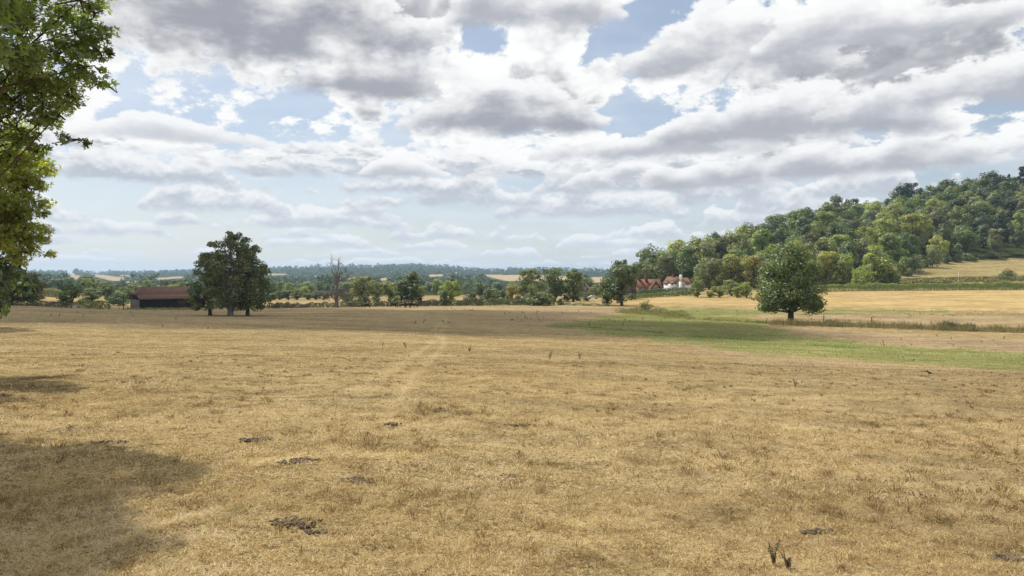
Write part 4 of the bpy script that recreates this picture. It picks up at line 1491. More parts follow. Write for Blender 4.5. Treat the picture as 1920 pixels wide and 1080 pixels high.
DA = 12.5
LA = [lob(px, py, d * DA / 14, rr) for (px, py, d, rr) in [(140, 60, 14, 62), (85, 150, 14, 75), (160, 125, 13.6, 45), (60, 40, 13, 75), (25, 190, 14, 75), (110, 215, 14.3, 45), (132, 262, 14, 22),
      (5, 110, 15, 85), (60, 258, 14.5, 40), (185, 95, 14, 22), (178, 25, 14, 32), (195, 155, 14, 17), (135, 180, 14, 42), (160, 268, 14.1, 10), (205, 100, 14, 11), (100, 110, 14.6, 60), (40, 120, 13.2, 60), (30, 240, 14.2, 50),
      (150, 0, 14.4, 55), (10, 20, 14, 80), (100, -60, 14, 80), (0, 265, 14.8, 45), (188, 60, 14, 22), (110, 20, 14.8, 60), (80, 200, 14.6, 50), (155, 90, 14.5, 45), (20, 292, 14.2, 40), (70, 286, 14.5, 26), (-20, 300, 14, 45)]]
tries = 0
while len(LA) < 84 and tries < 6000:
    tries += 1
    # choose where its shadow falls, then the height of the foliage along the sun ray
    tx, ty = rA.uniform(-260, 300), rA.uniform(862, 1300)
    if tx > np.interp(ty, [860, 930, 1000, 1080, 1300], [300, 290, 190, 60, -60]):
        continue
    dd = 2.05 * F / (ty - HY - .05 * F)
    gx = (tx - 960) / F * dd
    hh = rA.uniform(4.5, 9.5)
    p = np.array((gx, dd, gz(gx, dd))) + np.array(sun_dir) * hh / sun_dir.z
    px, py = project(*p)
    rr = rA.uniform(.7, 1.1)
    ok = px + rr * F / p[1] < 5 or (py + rr * F / p[1] < -5 and px < 120)
    if ok:
        LA.append((p[0], p[1], p[2], rr))
zA = gz(-12.0, 12.0)
near_tree('leafy_tree', (-12.0, 12.0, zA), LA, 13.5, .088, 330, (.098, .122, .028), 'close tree with green and yellowing leaves filling the top left corner', 21, .36)
KB = .86
LB = [lob(q[0], q[1], q[2] * KB, q[3]) for q in [(48, 330, 25, 50), (72, 318, 24.6, 22), (25, 380, 25, 55), (60, 425, 25, 36), (78, 440, 25, 24), (88, 474, 25, 16), (40, 470, 25, 36), (10, 300, 26, 60), (5, 440, 25, 50),
                        (85, 400, 25.2, 10), (60, 375, 25.3, 26), (50, 352, 25, 36), (20, 480, 24.5, 22), (0, 340, 26, 60), (75, 340, 25, 20), (30, 420, 25.6, 45), (30, 305, 25, 42), (64, 300, 25.2, 30), (10, 405, 24.4, 50)]]
while len(LB) < 32:
    u = rand_dirs(rA, 1)[0]
    p = np.array((-18.1, 21.7, CZ + 4.2)) + u * np.array((4.2, 4.2, 4.0)) * rA.random() ** .4
    px, py = project(*p)
    sx, sy = shadow_px(p)
    if px < 10 and sx < 110:
        LB.append((p[0], p[1], p[2], rA.uniform(1.0, 1.5)))
zB = gz(-18.4, 21.9)
near_tree('leafy_tree', (-18.4, 21.9, zB), LB, 11.0, .11, 260, (.155, .160, .028), 'second near tree with golden leaves low on the left edge', 22, .36)
xc, yc = -53.8, 74.0
put_tree('leafy_tree', PROTO['dome'][1], (xc, yc, gz(xc, yc)), 'tree standing out of view whose shadow crosses the far left pasture', 'tree', 1.33, 1.0, G_DARK, sxy=.95)

# ------------------------------------------------------------------ bare dead tree
def dead_tree():
    r = np.random.default_rng(90)
    x, y, z = at(631, 219)
    h = CZ + (HY - 497) / F * 219 - z
    e = empty('dead_tree', (x, y, z))
    tag(e, 'bare dead tree with twisting grey branches on the field edge', 'tree')
    mt, mbz = MB(), MB()
    k = h / 12.5
    mt.tube(np.array([(0, 0, -.3), (.05, 0, .5), (.0, .05, 2), (.05, 0, 4.2), (.25, .1, 6.5), (.7, 0, 8.6), (1.0, .1, 10.5), (1.5, .1, 12.0)]) * k, np.array([1.0, .62, .5, .44, .34, .24, .14, .04]) * k, 9)

    def grow(p, d, ln, rad, depth):
        n = 4
        pts = [p]
        q = p
        dd = d
        for i in range(n):
            dd = dd + r.normal(0, .24, 3)
            dd /= np.linalg.norm(dd)
            q = q + dd * ln / n
            pts.append(q)
        mbz.tube(pts, np.linspace(rad, rad * .35, n + 1), 5 if depth > 1 else 4)
        if depth > 0:
            for _ in range(3 if depth > 1 else 2):
                t = r.integers(1, n + 1)
                nd = dd + r.normal(0, .75, 3) + np.array((0, 0, .15))
                nd /= np.linalg.norm(nd)
                grow(pts[t], nd, ln * r.uniform(.5, .8), rad * .58, depth - 1)
    for (zz, dx, dy, dz, ln, rad) in [(6.4, -.55, -.1, .8, 5.0, .26), (4.0, -.9, .2, .3, 4.2, .22), (3.2, .9, -.2, .3, 3.6, .2), (5.2, .8, .3, .45, 3.6, .18), (2.3, -.95, -.3, .12, 4.0, .2), (7.5, .7, 0, .7, 3.2, .16),
                                     (8.5, -.3, .2, .9, 3.2, .14), (1.8, .8, .5, .1, 3.0, .16), (2.8, -.4, .8, .3, 3.2, .16), (9.6, .6, .1, .75, 2.6, .12), (2.5, .5, -.8, .15, 3.0, .15), (3.6, -.5, -.8, .1, 3.0, .15),
                                     (4.6, -.8, -.2, .1, 3.0, .14), (3.0, .9, .3, -.05, 2.8, .14), (5.6, -.7, .3, .5, 3.0, .15)]:
        bx = np.interp(zz, (0, 4.2, 6.5, 8.6, 10.5), (0, .05, .25, .7, 1.0))
        d = np.array((dx, dy, dz)) / np.linalg.norm((dx, dy, dz))
        grow(np.array((bx, .03, zz)) * k, d, ln * k, rad * k * 1.3, 3)
    link('trunk', mt.mesh('trunk', True), M_DEAD, e)
    link('branches', mbz.mesh('branches'), M_DEAD, e)


M_DEAD = mat_simple('dead_wood', (0.20, 0.18, 0.16), .95, 4, .45, stretch=(1, 1, .3))
dead_tree()

# ------------------------------------------------------------------ barn
M_TILE = None


def mat_tiles(name, a, b, c, size=.22):
    m, t, out = new_mat(name)
    tc = t.n.new('ShaderNodeTexCoord')
    br = t.n.new('ShaderNodeTexBrick')
    br.inputs['Scale'].default_value = 1 / size * .5
    br.inputs['Color1'].default_value = (*a, 1)
    br.inputs['Color2'].default_value = (*b, 1)
    br.inputs['Mortar'].default_value = (*c, 1)
    br.inputs['Mortar Size'].default_value = 0.03
    br.inputs['Bias'].default_value = -.1
    t.l.new(tc.outputs['Object'], br.inputs['Vector'])
    n = t.noise(tc.outputs['Object'], 1.1, 6, .75)
    n2 = t.noise(tc.outputs['Object'], 4.0, 4, .75)
    col = t.mix(t.smooth(n, .4, .66, 0, .75), br.outputs[0], tuple(k * .55 for k in a))
    col = t.mix(t.smooth(n2, .56, .7, 0, .7), col, tuple(min(1, k * 1.6) for k in b))
    p = t.n.new('ShaderNodeBsdfPrincipled')
    p.inputs['Roughness'].default_value = .9
    p.inputs['Specular IOR Level'].default_value = .2
    t.l.new(col, p.inputs['Base Color'])
    bp = t.n.new('ShaderNodeBump')
    bp.inputs['Distance'].default_value = .03
    t.l.new(br.outputs['Fac'], bp.inputs['Height'])
    t.l.new(bp.outputs[0], p.inputs['Normal'])
    t.l.new(p.outputs[0], out.inputs[0])
    return m


M_BARNROOF = mat_tiles('old_clay_tiles', (.31, .180, .135), (.24, .140, .110), (.10, .07, .055))
M_REDROOF = mat_tiles('red_clay_tiles', (.27, .130, .082), (.22, .105, .070), (.12, .065, .048))
M_BROWNROOF = mat_tiles('brown_clay_tiles', (.25, .13, .085), (.20, .105, .075), (.09, .06, .05))
M_BOARD = mat_simple('tarred_boards', (.022, .022, .026), .85, 3, .4, stretch=(.3, .3, 8))
M_GREYBOARD = mat_simple('weathered_boards', (.17, .16, .15), .9, 3, .35, stretch=(.4, .4, 10))
M_BRICK = mat_tiles('dark_brick', (.17, .075, .055), (.13, .06, .05), (.16, .13, .11), .1)
M_WHITE = mat_simple('white_render', (.74, .74, .72), .85, 1.2, .12)
M_WFRAME = mat_simple('white_window_paint', (.8, .8, .78), .5, 5, .05)
M_TIMBER = mat_simple('dark_timber', (.05, .036, .028), .8, 3, .3)
M_WOODGREY = mat_simple('grey_post_wood', (.20, .175, .145), .95, 8, .45, stretch=(1, 1, .2))
M_METAL = mat_simple('galvanised_steel', (.46, .46, .45), .45, 10, .25)
M_WIRE = mat_simple('rusty_wire', (.11, .09, .08), .7, 10, .3)


def glass_mat():
    m, t, out = new_mat('window_glass')
    p = t.n.new('ShaderNodeBsdfPrincipled')
    p.inputs['Base Color'].default_value = (.03, .035, .04, 1)
    p.inputs['Roughness'].default_value = .08
    t.l.new(p.outputs[0], out.inputs[0])
    return m


M_GLASS = glass_mat()


def part(name, mb, mat, parent):
    return link(name, mb.mesh(name), mat, parent)


def barn():
    x, y, z = at(262, 222)
    e = empty('barn', (x, y, z), R(46))
    tag(e, 'long black boarded barn with old red tiled roof', 'barn')
    L, W, H, RH = 20.0, 8.0, 3.1, 6.7          # front-left corner is the origin, long side along x, depth along y
    w = MB()
    w.box(0, L, 0, .2, -.5, H)
    w.box(0, L, W - .2, W, -.5, H)
    w.box(L - .2, L, .2, W - .2, -.5, H)
    part('wall', w, M_BOARD, e)
    en = MB()                                   # weathered end wall with an opening under the hip
    en.box(-.004, .2, .2, W - .2, -.5, 2.9)
    en.box(-.004, .2, .2, 1.0, 2.9, H + .35)
    en.box(-.004, .2, W - 1.6, W - .2, 2.9, H + .35)
    en.box(-.004, .2, 3.4, 3.7, 2.9, 4.4)
    en.box(-.02, .2, 1.0, W - 1.6, 4.25, 4.6)
    g = link('end_wall', en.mesh('end_wall'), M_GREYBOARD, e)
    g['label'] = 'weathered grey boarded end wall with a dark opening'
    rf = MB()
    o, t = .35, .16
    hx = 2.6                                    # hip run

    def slab(a, b, c, d):
        a, b, c, d = map(np.array, (a, b, c, d))
        n = np.cross(b - a, d - a)
        n = n / np.linalg.norm(n) * t
        v = np.array([a, b, c, d, a + n, b + n, c + n, d + n])
        rf.add(v, [(3, 2, 1, 0), (4, 5, 6, 7), (0, 1, 5, 4), (1, 2, 6, 5), (2, 3, 7, 6), (3, 0, 4, 7)])
    sag = .0
    zc = H + (RH - H) * .36
    k = (zc - (H - .2)) / (RH - (H - .2))
    yc = -o + k * (W / 2 + o)
    slab((-.4, -o, H - .2), (L + .3, -o, H - .2), (L + .3, yc, zc), (-.4, yc, zc))
    slab((-.4, yc, zc), (L + .3, yc, zc), (L + .3, W / 2, RH), (hx * .8, W / 2, RH))
    slab((L + .3, W + o, H - .2), (-.4, W + o, H - .2), (-.4, W - yc, zc), (L + .3, W - yc, zc))
    slab((L + .3, W - yc, zc), (-.4, W - yc, zc), (hx * .8, W / 2, RH), (L + .3, W / 2, RH))
    slab((-.4, W - yc, zc), (-.4, yc, zc), (hx * .8, W / 2 - .02, RH + .02), (hx * .8, W / 2 + .02, RH + .02))
    part('roof', rf, M_BARNROOF, e)
    dr = MB()
    dr.box(11.2, 14.0, -.06, -.01, -.4, 2.75)
    d = part('door', dr, M_TIMBER, e)
    bt = MB()
    for k in (0.3, 1.3, 2.4):
        bt.box(11.25, 13.95, -.11, -.062, k, k + .14)
    part('batten', bt, M_TIMBER, d)
    # boards of the front wall stand a little proud of each other
    r = np.random.default_rng(3)
    zz = 0.0
    bd = MB()
    bd.box(0.0, L, -.035, -.004, 0, .21)
    me = bd.mesh('board')
    me.materials.append(M_BOARD)
    while zz < H - .25:
        b = bpy.data.objects.new('board', me)
        COL.objects.link(b)
        b.parent = e
        b.location = (0, -r.uniform(0, .02), zz)
        zz += .235


barn()


# ------------------------------------------------------------------ houses by the wood
def gable_house(e, L, W, H, RH, wall, roof, over=.3, x0=0, y0=0, wname='wall', rname='roof'):
    """block with its ridge along x, origin at front-left corner"""
    w = MB()
    w.box(x0, x0 + L, y0, y0 + W, -1, H)
    for xx in (x0, x0 + L - .2):                 # gable triangles
        v = np.array([(xx, y0, H), (xx, y0 + W, H), (xx, y0 + W / 2, RH - .12), (xx, y0 + W / 2, RH - .12),
                      (xx + .2, y0, H), (xx + .2, y0 + W, H), (xx + .2, y0 + W / 2, RH - .12), (xx + .2, y0 + W / 2, RH - .12)])
        w.add(v[[0, 1, 2, 4, 5, 6]], [(0, 2, 1, 1), (3, 4, 5, 5), (0, 1, 4, 3), (1, 2, 5, 4), (2, 0, 3, 5)])
    part(wname, w, wall, e)
    rf = MB()
    sl = (RH - H) / (W / 2)
    for s in (0, 1):
        ya, yb = (y0 - over, y0 + W / 2) if s == 0 else (y0 + W + over, y0 + W / 2)
        za = H - over * sl
        v = np.array([(x0 - over, ya, za), (x0 + L + over, ya, za), (x0 + L + over, yb, RH), (x0 - over, yb, RH)])
        v = np.vstack([v, v + np.array((0, 0, .2))])
        rf.add(v, [(3, 2, 1, 0), (4, 5, 6, 7), (0, 1, 5, 4), (1, 2, 6, 5), (2, 3, 7, 6), (3, 0, 4, 7)])
    return part(rname, rf, roof, e)


def window(e, x, y, z, w, h, rz=0.0, name='window'):
    """window on a wall that faces -y (before rotation), centre bottom at x, y, z"""
    f = MB()
    f.box(-w / 2, w / 2, -.06, -.003, 0, .08)
    f.box(-w / 2, w / 2, -.06, -.003, h - .08, h)
    f.box(-w / 2, -w / 2 + .08, -.06, -.003, .08, h - .08)
    f.box(w / 2 - .08, w / 2, -.06, -.003, .08, h - .08)
    f.box(-.04, .04, -.05, -.003, .08, h - .08)
    o = part(name, f, M_WFRAME, e)
    o.location = (x, y, z)
    o.rotation_euler = (0, 0, rz)
    for s in (-1, 1):
        p = MB()
        xa, xb = (-w / 2 + .08, -.04) if s < 0 else (.04, w / 2 - .08)
        p.box(xa, xb, -.025, -.004, .08, h - .08)
        part('pane', p, M_GLASS, o)
    return o


def chimney(e, x, y, z0, z1, w, mat, pots=1):
    c = MB()
    c.box(x - w / 2, x + w / 2, y - w / 2, y + w / 2, z0, z1)
    c.box(x - w / 2 - .09, x + w / 2 + .09, y - w / 2 - .09, y + w / 2 + .09, z1, z1 + .2)
    o = part('chimney', c, mat, e)
    for k in range(pots):
        q = MB()
        xx = x + (k - (pots - 1) / 2) * .5
        q.tube([(xx, y, z1 + .2), (xx, y, z1 + .7)], [.16, .13], 8)
        part('chimney_pot', q, M_REDROOF, o)
    return o


def red_house():
    x, y, z = at(1199, 306)
    e = empty('house', (x, y, z), R(8))
    tag(e, 'red brick house with bright orange red tiled roofs and tall chimneys', 'house')
    gable_house(e, 9.6, 6, 3.0, 6.3, M_BRICK, M_REDROOF)
    # front cross wing with its gable towards the field
    w = MB()
    w.box(3.9, 8.1, -3.2, -.02, -1, 2.6)
    v = np.array([(3.9, -3.2, 2.6), (8.1, -3.2, 2.6), (6.0, -3.2, 5.6), (3.9, 2.0, 2.6), (8.1, 2.0, 2.6), (6.0, 2.0, 5.6)])
    w.add(v, [(0, 1, 2, 2), (3, 5, 4, 4), (0, 3, 4, 1)])
    part('gable_wing', w, M_BRICK, e)
    rf = MB()
    for s in (-1, 1):
        xe = 6.0 + s * 2.5
        v = np.array([(xe, -3.6, 2.03), (xe, 2.2, 2.03), (6.0, 2.2, 5.62), (6.0, -3.6, 5.62)])
        v = np.vstack([v, v + np.array((0, 0, .18))])
        rf.add(v, [(3, 2, 1, 0), (4, 5, 6, 7), (0, 1, 5, 4), (1, 2, 6, 5), (2, 3, 7, 6), (3, 0, 4, 7)])
    part('wing_roof', rf, M_REDROOF, e)
    for xx in (5.5, 6.5):
        window(e, xx, -3.2, 2.3, .85, 1.5)
    window(e, 1.5, 0, .9, 1.6, 1.5)
    chimney(e, 3.7, 2.2, 5, 8.4, .95, M_BRICK, 2)
    chimney(e, .6, 3, 5.8, 8.2, .9, M_BRICK, 2)
    b = empty('house', (x - 6.4, y + 5.0, z + .6), R(8))
    tag(b, 'low roofed red house end peeping out behind the dark tree', 'house')
    gable_house(b, 7.5, 5.5, 2.8, 5.7, M_BRICK, M_REDROOF)
    window(b, 5.8, 0, 1.0, 1.1, 1.3)


def white_house():
    x, y, z = at(1268, 300)
    e = empty('cottage', (x, y, z), R(-37))       # corner towards the field; ridge runs back to the left
    tag(e, 'white rendered cottage with brown tiled roof and big white chimney', 'house')
    gable_house(e, 0.001 + 5.6, 8.0, 4.0, 6.6, M_WHITE, M_BROWNROOF, .35, x0=-5.6, y0=0)
    # gable wing on the right with the chimney breast
    e2 = MB()
    e2.box(.02, 4.0, .3, 6.5, -1, 3.9)
    v = np.array([(.02, .3, 3.9), (4.0, .3, 3.9), (2.0, .3, 6.1), (.02, 6.5, 3.9), (4.0, 6.5, 3.9), (2.0, 6.5, 6.1)])
    e2.add(v, [(0, 1, 2, 2), (3, 5, 4, 4)])
    part('gable_wing', e2, M_WHITE, e)
    rf = MB()
    for s in (-1, 1):
        xe = 2.0 + s * 2.35
        v = np.array([(xe, -.1, 3.52), (xe, 6.8, 3.52), (2.0, 6.8, 6.12), (2.0, -.1, 6.12)])
        v = np.vstack([v, v + np.array((0, 0, .18))])
        rf.add(v, [(3, 2, 1, 0), (4, 5, 6, 7), (0, 1, 5, 4), (1, 2, 6, 5), (2, 3, 7, 6), (3, 0, 4, 7)])
    part('wing_roof', rf, M_BROWNROOF, e)
    ch = MB()
    ch.box(1.45, 2.65, -.55, .29, -1, 4.6)
    ch.box(1.6, 2.5, -.5, .27, 4.6, 7.6)
    c = part('chimney', ch, M_WHITE, e)
    q = MB()
    q.box(1.52, 2.58, -.58, .35, 7.6, 7.8)
    part('chimney_cap', q, M_BRICK, c)
    for xx in (-4.3, -1.7):                        # half dormers breaking the eaves
        d = MB()
        d.box(xx - .6, xx + .6, -.04, 1.4, 3.0, 4.7)
        v = np.array([(xx - .75, -.2, 4.6), (xx + .75, -.2, 4.6), (xx, -.2, 5.3), (xx - .75, 1.6, 4.6), (xx + .75, 1.6, 4.6), (xx, 1.6, 5.3)])
        dm = part('dormer', d, M_WHITE, e)
        dr = MB()
        dr.add(v, [(0, 1, 2, 2), (3, 5, 4, 4), (0, 2, 5, 3), (1, 4, 5, 2)])
        part('dormer_roof', dr, M_BROWNROOF, dm)
        window(e, xx, -.05, 3.2, .9, 1.2)
    window(e, -3.0, 0, .7, 1.2, 1.3)
    window(e, .75, .3, 2.6, .7, 1.2)
    window(e, 3.2, .3, 2.6, .7, 1.2)
    chimney(e, -3.2, 4, 6.2, 7.6, .7, M_BRICK, 1)


def far_cottage():
    x, y, z = at(1097, 345)
    e = empty('cottage', (x, y, z), R(80))
    tag(e, 'small grey gabled cottage with dark red roof beyond the dark hedge', 'house')
    gable_house(e, 8, 5.0, 2.4, 5.7, M_GREYBOARD, M_BROWNROOF, .4, x0=0, y0=-2.5)
    window(e, -.0, 0, 3.4, .9, 1.1, R(-90))


red_house()
white_house()
far_cottage()

# ------------------------------------------------------------------ fences, gate, posts
def fence(name, pts, label, step=3.0, h=1.15, wires=3, rad=.055, seed=1, tall=()):
    r = np.random.default_rng(seed)
    pts = np.asarray(pts, float)
    e = empty(name, (pts[0][0], pts[0][1], gz(*pts[0])))
    tag(e, label, 'fence')
    org = np.array(e.location)
    seg = np.hypot(*(pts[1:] - pts[:-1]).T)
    cum = np.concatenate([[0], np.cumsum(seg)])
    n = int(cum[-1] / step) + 1
    P = []
    base = MB()
    base.tube([(0, 0, -.25), (0, 0, .4), (.01, 0, .8), (0, 0, 1.0)], [1, 1, .95, .9], 6)
    me = base.mesh('post')
    me.materials.append(M_WOODGREY)
    for i in range(n):
        s = min(i * step + r.uniform(-.25, .25), cum[-1])
        k = min(max(np.searchsorted(cum, s) - 1, 0), len(seg) - 1)
        q = pts[k] + (pts[k + 1] - pts[k]) * (s - cum[k]) / seg[k]
        z = gz(*q)
        hh = h * r.uniform(.85, 1.15) * (1.35 if i in tall else 1)
        o = bpy.data.objects.new('post', me)
        COL.objects.link(o)
        o.parent = e
        rr = rad * r.uniform(.8, 1.3) * (1.6 if i in tall else 1)
        o.scale = (rr, rr, hh)
        o.location = (q[0] - org[0], q[1] - org[1], z - org[2])
        o.rotation_euler = (r.normal(0, .05), r.normal(0, .06), r.uniform(0, 6))
        P.append(np.array((q[0], q[1], z)) - org)
    P = np.array(P)
    for w in range(wires):
        mb = MB()
        zz = h * (.35 + .5 * w / max(1, wires - 1))
        mb.tube(P + np.array((0, 0, zz)), np.full(len(P), .008), 3, cap=False)
        part('wire', mb, M_WIRE, e)
    return e


fence('wire_fence', hpd((1438, 141), (1500, 140), (1580, 138.5), (1680, 137), (1800, 135), (1960, 133)), 'wooden post and wire fence running past the oak along the dead grasses', 2.1, 1.25, 3, .06, 2, (5, 9, 14, 15))
fence('wire_fence', hpd((1470, 134), (1560, 132.5), (1640, 131.5), (1800, 130)), 'second nearer line of thin fence posts below the oak', 3.4, 1.05, 2, .045, 12)
fence('wire_fence', hpd((-60, 199), (30, 199), (118, 197.5)), 'post and wire fence under the broad dark tree', 3.2, 1.15, 3, .06, 3)
fence('wire_fence', hpd((157, 196), (200, 195), (290, 193), (350, 190)), 'weathered post fence along the field edge in front of the barn', 2.6, 1.1, 3, .07, 4, (3,))
fence('wire_fence', hpd((505, 214), (560, 216), (640, 219)), 'dark closely spaced post fence left of the dead tree', 1.5, 1.2, 3, .07, 5)
fence('wire_fence', hpd((645, 220), (760, 223), (900, 225), (1040, 226)), 'post and wire fence along the far side of the pasture behind the cattle', 2.4, 1.1, 3, .06, 6)
fence('wire_fence', hpd((1545, 284), (1700, 284.5), (1950, 285)), 'thin post fence along the upper edge of the golden field', 2.8, 1.2, 2, .06, 7)


def gate():
    x, y, z = at(123, 196.5)
    e = empty('field_gate', (x, y, z), R(-4))
    tag(e, 'grey galvanised metal field gate under the round green bush', 'gate')
    f = MB()
    L = 3.6
    f.tube([(0.1, 0, .2), (.1, 0, 1.25)], [.03, .03], 6)
    f.tube([(L, 0, .2), (L, 0, 1.25)], [.03, .03], 6)
    part('gate_frame', f, M_METAL, e)
    for k in range(6):
        b = MB()
        zz = .22 + .2 * k
        b.tube([(.1, 0, zz), (L, 0, zz)], [.024, .024], 6)
        part('rail', b, M_METAL, e)
    g = MB()
    g.tube([(.15, .03, .25), (L - .1, .03, 1.2)], [.02, .02], 5)
    part('brace', g, M_METAL, e)
    for xx in (-.1, L + .2):
        p = MB()
        p.tube([(xx, 0, -.4), (xx, 0, 1.5), (xx, 0, 1.55)], [.11, .11, .06], 8)
        part('gate_post', p, M_WOODGREY, e)


gate()


def pole(px, d, h, rad, label, mat, cross=False, name='pole'):
    x, y, z = at(px, d)
    e = empty(name, (x, y, z))
    tag(e, label, 'pole')
    p = MB()
    p.tube([(0, 0, -.4), (0, 0, h * .5), (0, 0, h)], [rad, rad * .9, rad * .8], 7)
    part('shaft', p, mat, e)
    if cross:
        c = MB()
        c.box(-.6, .6, -.06, .06, h - .5, h - .36)
        part('cross_arm', c, mat, e)
    else:
        c = MB()
        c.tube([(0, 0, h), (0, 0, h + .08)], [rad * 1.2, rad * 1.1], 7)
        part('cap', c, mat, e)


pole(231.5, 200, 4.3, .11, 'tall dark wooden post beside the barn end', M_TIMBER)
pole(1797, 318, 4.6, .10, 'pale upright pole in front of the clipped upper hedge', M_WHITE, name='signpost')
pole(1282, 276, 3.2, .10, 'pale post below the right end of the white cottage', M_WOODGREY, name='signpost')


def mast():
    x, y, z = at(699, 3900)
    e = empty('radio_mast', (x, y, z))
    tag(e, 'thin radio mast on the far skyline', 'mast')
    h = CZ + (HY - 495.5) / F * 3900 - z
    for k in range(3):
        a = k * 2.094
        m = MB()
        m.tube([(1.6 * math.cos(a), 1.6 * math.sin(a), -1), (.9 * math.cos(a), .9 * math.sin(a), h)], [.35, .25], 5)
        part('leg', m, M_METAL, e)
    m = MB()
    for zz in np.linspace(3, h, 9):
        m.tube([(1.3 * math.cos(a), 1.3 * math.sin(a), zz) for a in (0, 2.094, 4.19, 6.28)], [.14] * 4, 4, cap=False)
    part('bracing', m, M_METAL, e)


mast()

# ------------------------------------------------------------------ animals
def skin_mesh(name, nodes, edges, root, mat, parent, levels=1):
    me = bpy.data.meshes.new(name)
    me.from_pydata([n[:3] for n in nodes], edges, [])
    o = link(name, me, mat, parent)
    import bmesh
    bm = bmesh.new()
    bm.from_mesh(me)
    lay = bm.verts.layers.skin.verify()
    bm.verts.ensure_lookup_table()
    for i, n in enumerate(nodes):
        bm.verts[i][lay].radius = (n[3], n[4] if len(n) > 4 else n[3])
        bm.verts[i][lay].use_root = (i == root)
    bm.to_mesh(me)
    bm.free()
    o.modifiers.new('skin', 'SKIN').use_smooth_shade = True
    s = o.modifiers.new('sub', 'SUBSURF')
    s.levels = s.render_levels = levels
    return o


def cow(px, d, heading, color, label, graze=False, scale=1.0, lie=False):
    x, y, z = at(px, d)
    e = empty('cow', (x, y, z), heading)
    e.scale = (scale,) * 3
    tag(e, label, 'cow', 'cattle on the far side of the pasture')
    nk = [(1.05, 0, .95, .16, .20), (1.32, 0, .60, .13, .15), (1.45, 0, .30, .12, .13), (1.52, 0, .10, .07, .09)] if graze else \
         [(1.05, 0, 1.32, .17, .22), (1.30, 0, 1.50, .14, .17), (1.55, 0, 1.48, .12, .13), (1.78, 0, 1.36, .075, .09)]
    nodes = [(-.75, 0, 1.10, .30, .30), (-.30, 0, 1.02, .36, .36), (.25, 0, 1.02, .37, .38), (.72, 0, 1.08, .30, .36)] + nk
    edges = [(0, 1), (1, 2), (2, 3), (3, 4), (4, 5), (5, 6), (6, 7)]
    for sx, base, pts in (((.62), 3, [(.62, .80), (.60, .42), (.64, .03)]), ((-.72), 0, [(-.66, .82), (-.84, .45), (-.76, .03)])):
        for s in (-1, 1):
            prev = base
            for k, (xx, zz) in enumerate(pts):
                nodes.append((xx, s * .20, zz, (.15, .075, .065)[k]))
                edges.append((prev, len(nodes) - 1))
                prev = len(nodes) - 1
    mt = mat_simple('hide', color, .7, 3, .3)
    skin_mesh('body', nodes, edges, 1, mt, e)
    t = MB()
    t.tube([(-1.02, 0, 1.25), (-1.12, 0, .95), (-1.10, 0, .55)], [.035, .03, .05], 5)
    part('tail', t, mt, e)
    hz = nk[2][2]
    for s in (-1, 1):
        q = MB()
        xx = nk[1][0] + .05
        q.tube([(xx, s * .12, nk[1][2] + .10), (xx - .04, s * .30, nk[1][2] + .06)], [.05, .02], 5)
        part('ear', q, mt, e)


BLACK = (.016, .014, .014)
cow(688, 211, R(180), BLACK, 'black cow grazing alone left of the herd', True, 1.0)
cow(738, 217, R(25), BLACK, 'black cow with head up, leftmost of the herd under the tall tree', False, .95)
cow(754, 210, R(200), (.07, .035, .025), 'dark brown cow between the black ones under the tall tree', True, 1.0)
cow(765, 212, R(170), BLACK, 'black cow standing side on, left of the close pair', False, 1.05)
cow(773, 211, R(5), BLACK, 'black cow standing side on, right of the close pair', True, 1.05)


def bird(px, d, rz, label, pose=0.0):
    x, y, z = at(px, d)
    e = empty('black_bird', (x, y, z), rz)
    e.scale = (.55,) * 3
    tag(e, label, 'bird')
    mt = M_CROW
    nodes = [(-.20, 0, .17, .05, .02), (-.06, 0, .20, .075, .075), (.07, 0, .24, .07, .075), (.14, 0, .31 + pose, .045, .05), (.19, 0, .33 + pose, .048, .048), (.27, 0, .315 + pose, .014, .016)]
    edges = [(i, i + 1) for i in range(5)]
    skin_mesh('body', nodes, edges, 1, mt, e)
    for s in (-1, 1):
        q = MB()
        q.tube([(0, s * .04, .16), (.01, s * .04, .08), (0, s * .04, 0)], [.018, .009, .009], 5)
        part('leg', q, mt, e)
        w = MB()
        w.tube([(.08, s * .065, .25), (-.08, s * .075, .21), (-.24, s * .04, .165)], [.03, .045, .008], 5)
        part('wing', w, mt, e)


M_CROW = mat_simple('black_feathers', (.012, .012, .014), .5, 8, .3)

# ------------------------------------------------------------------ placing things by photo row
def dist_at(px, row):
    ds = np.exp(np.linspace(math.log(2.5), math.log(420), 500))
    x = (px - 960) / F * ds
    _, py = project(x, ds, ground(x, ds))
    i = np.argmax(py <= row)
    return float(ds[i])


def spot(px, row):
    return at(px, dist_at(px, row))


bird(1713, dist_at(1713, 679), R(20), 'small black bird walking on the green valley grass', 0.0)
bird(1742, dist_at(1742, 704), R(120), 'small black bird standing upright on the brown slope below the green grass', .02)

# ------------------------------------------------------------------ dead thistles
M_THISTLE = mat_simple('dead_thistle', (.22, .16, .11), .95, 9, .5)
M_DUNG = mat_simple('dry_dung', (.15, .115, .080), .95, 14, .75, bump=.02)
M_WEED = mat_simple('weed_green', (.13, .15, .05), .8, 12, .45)


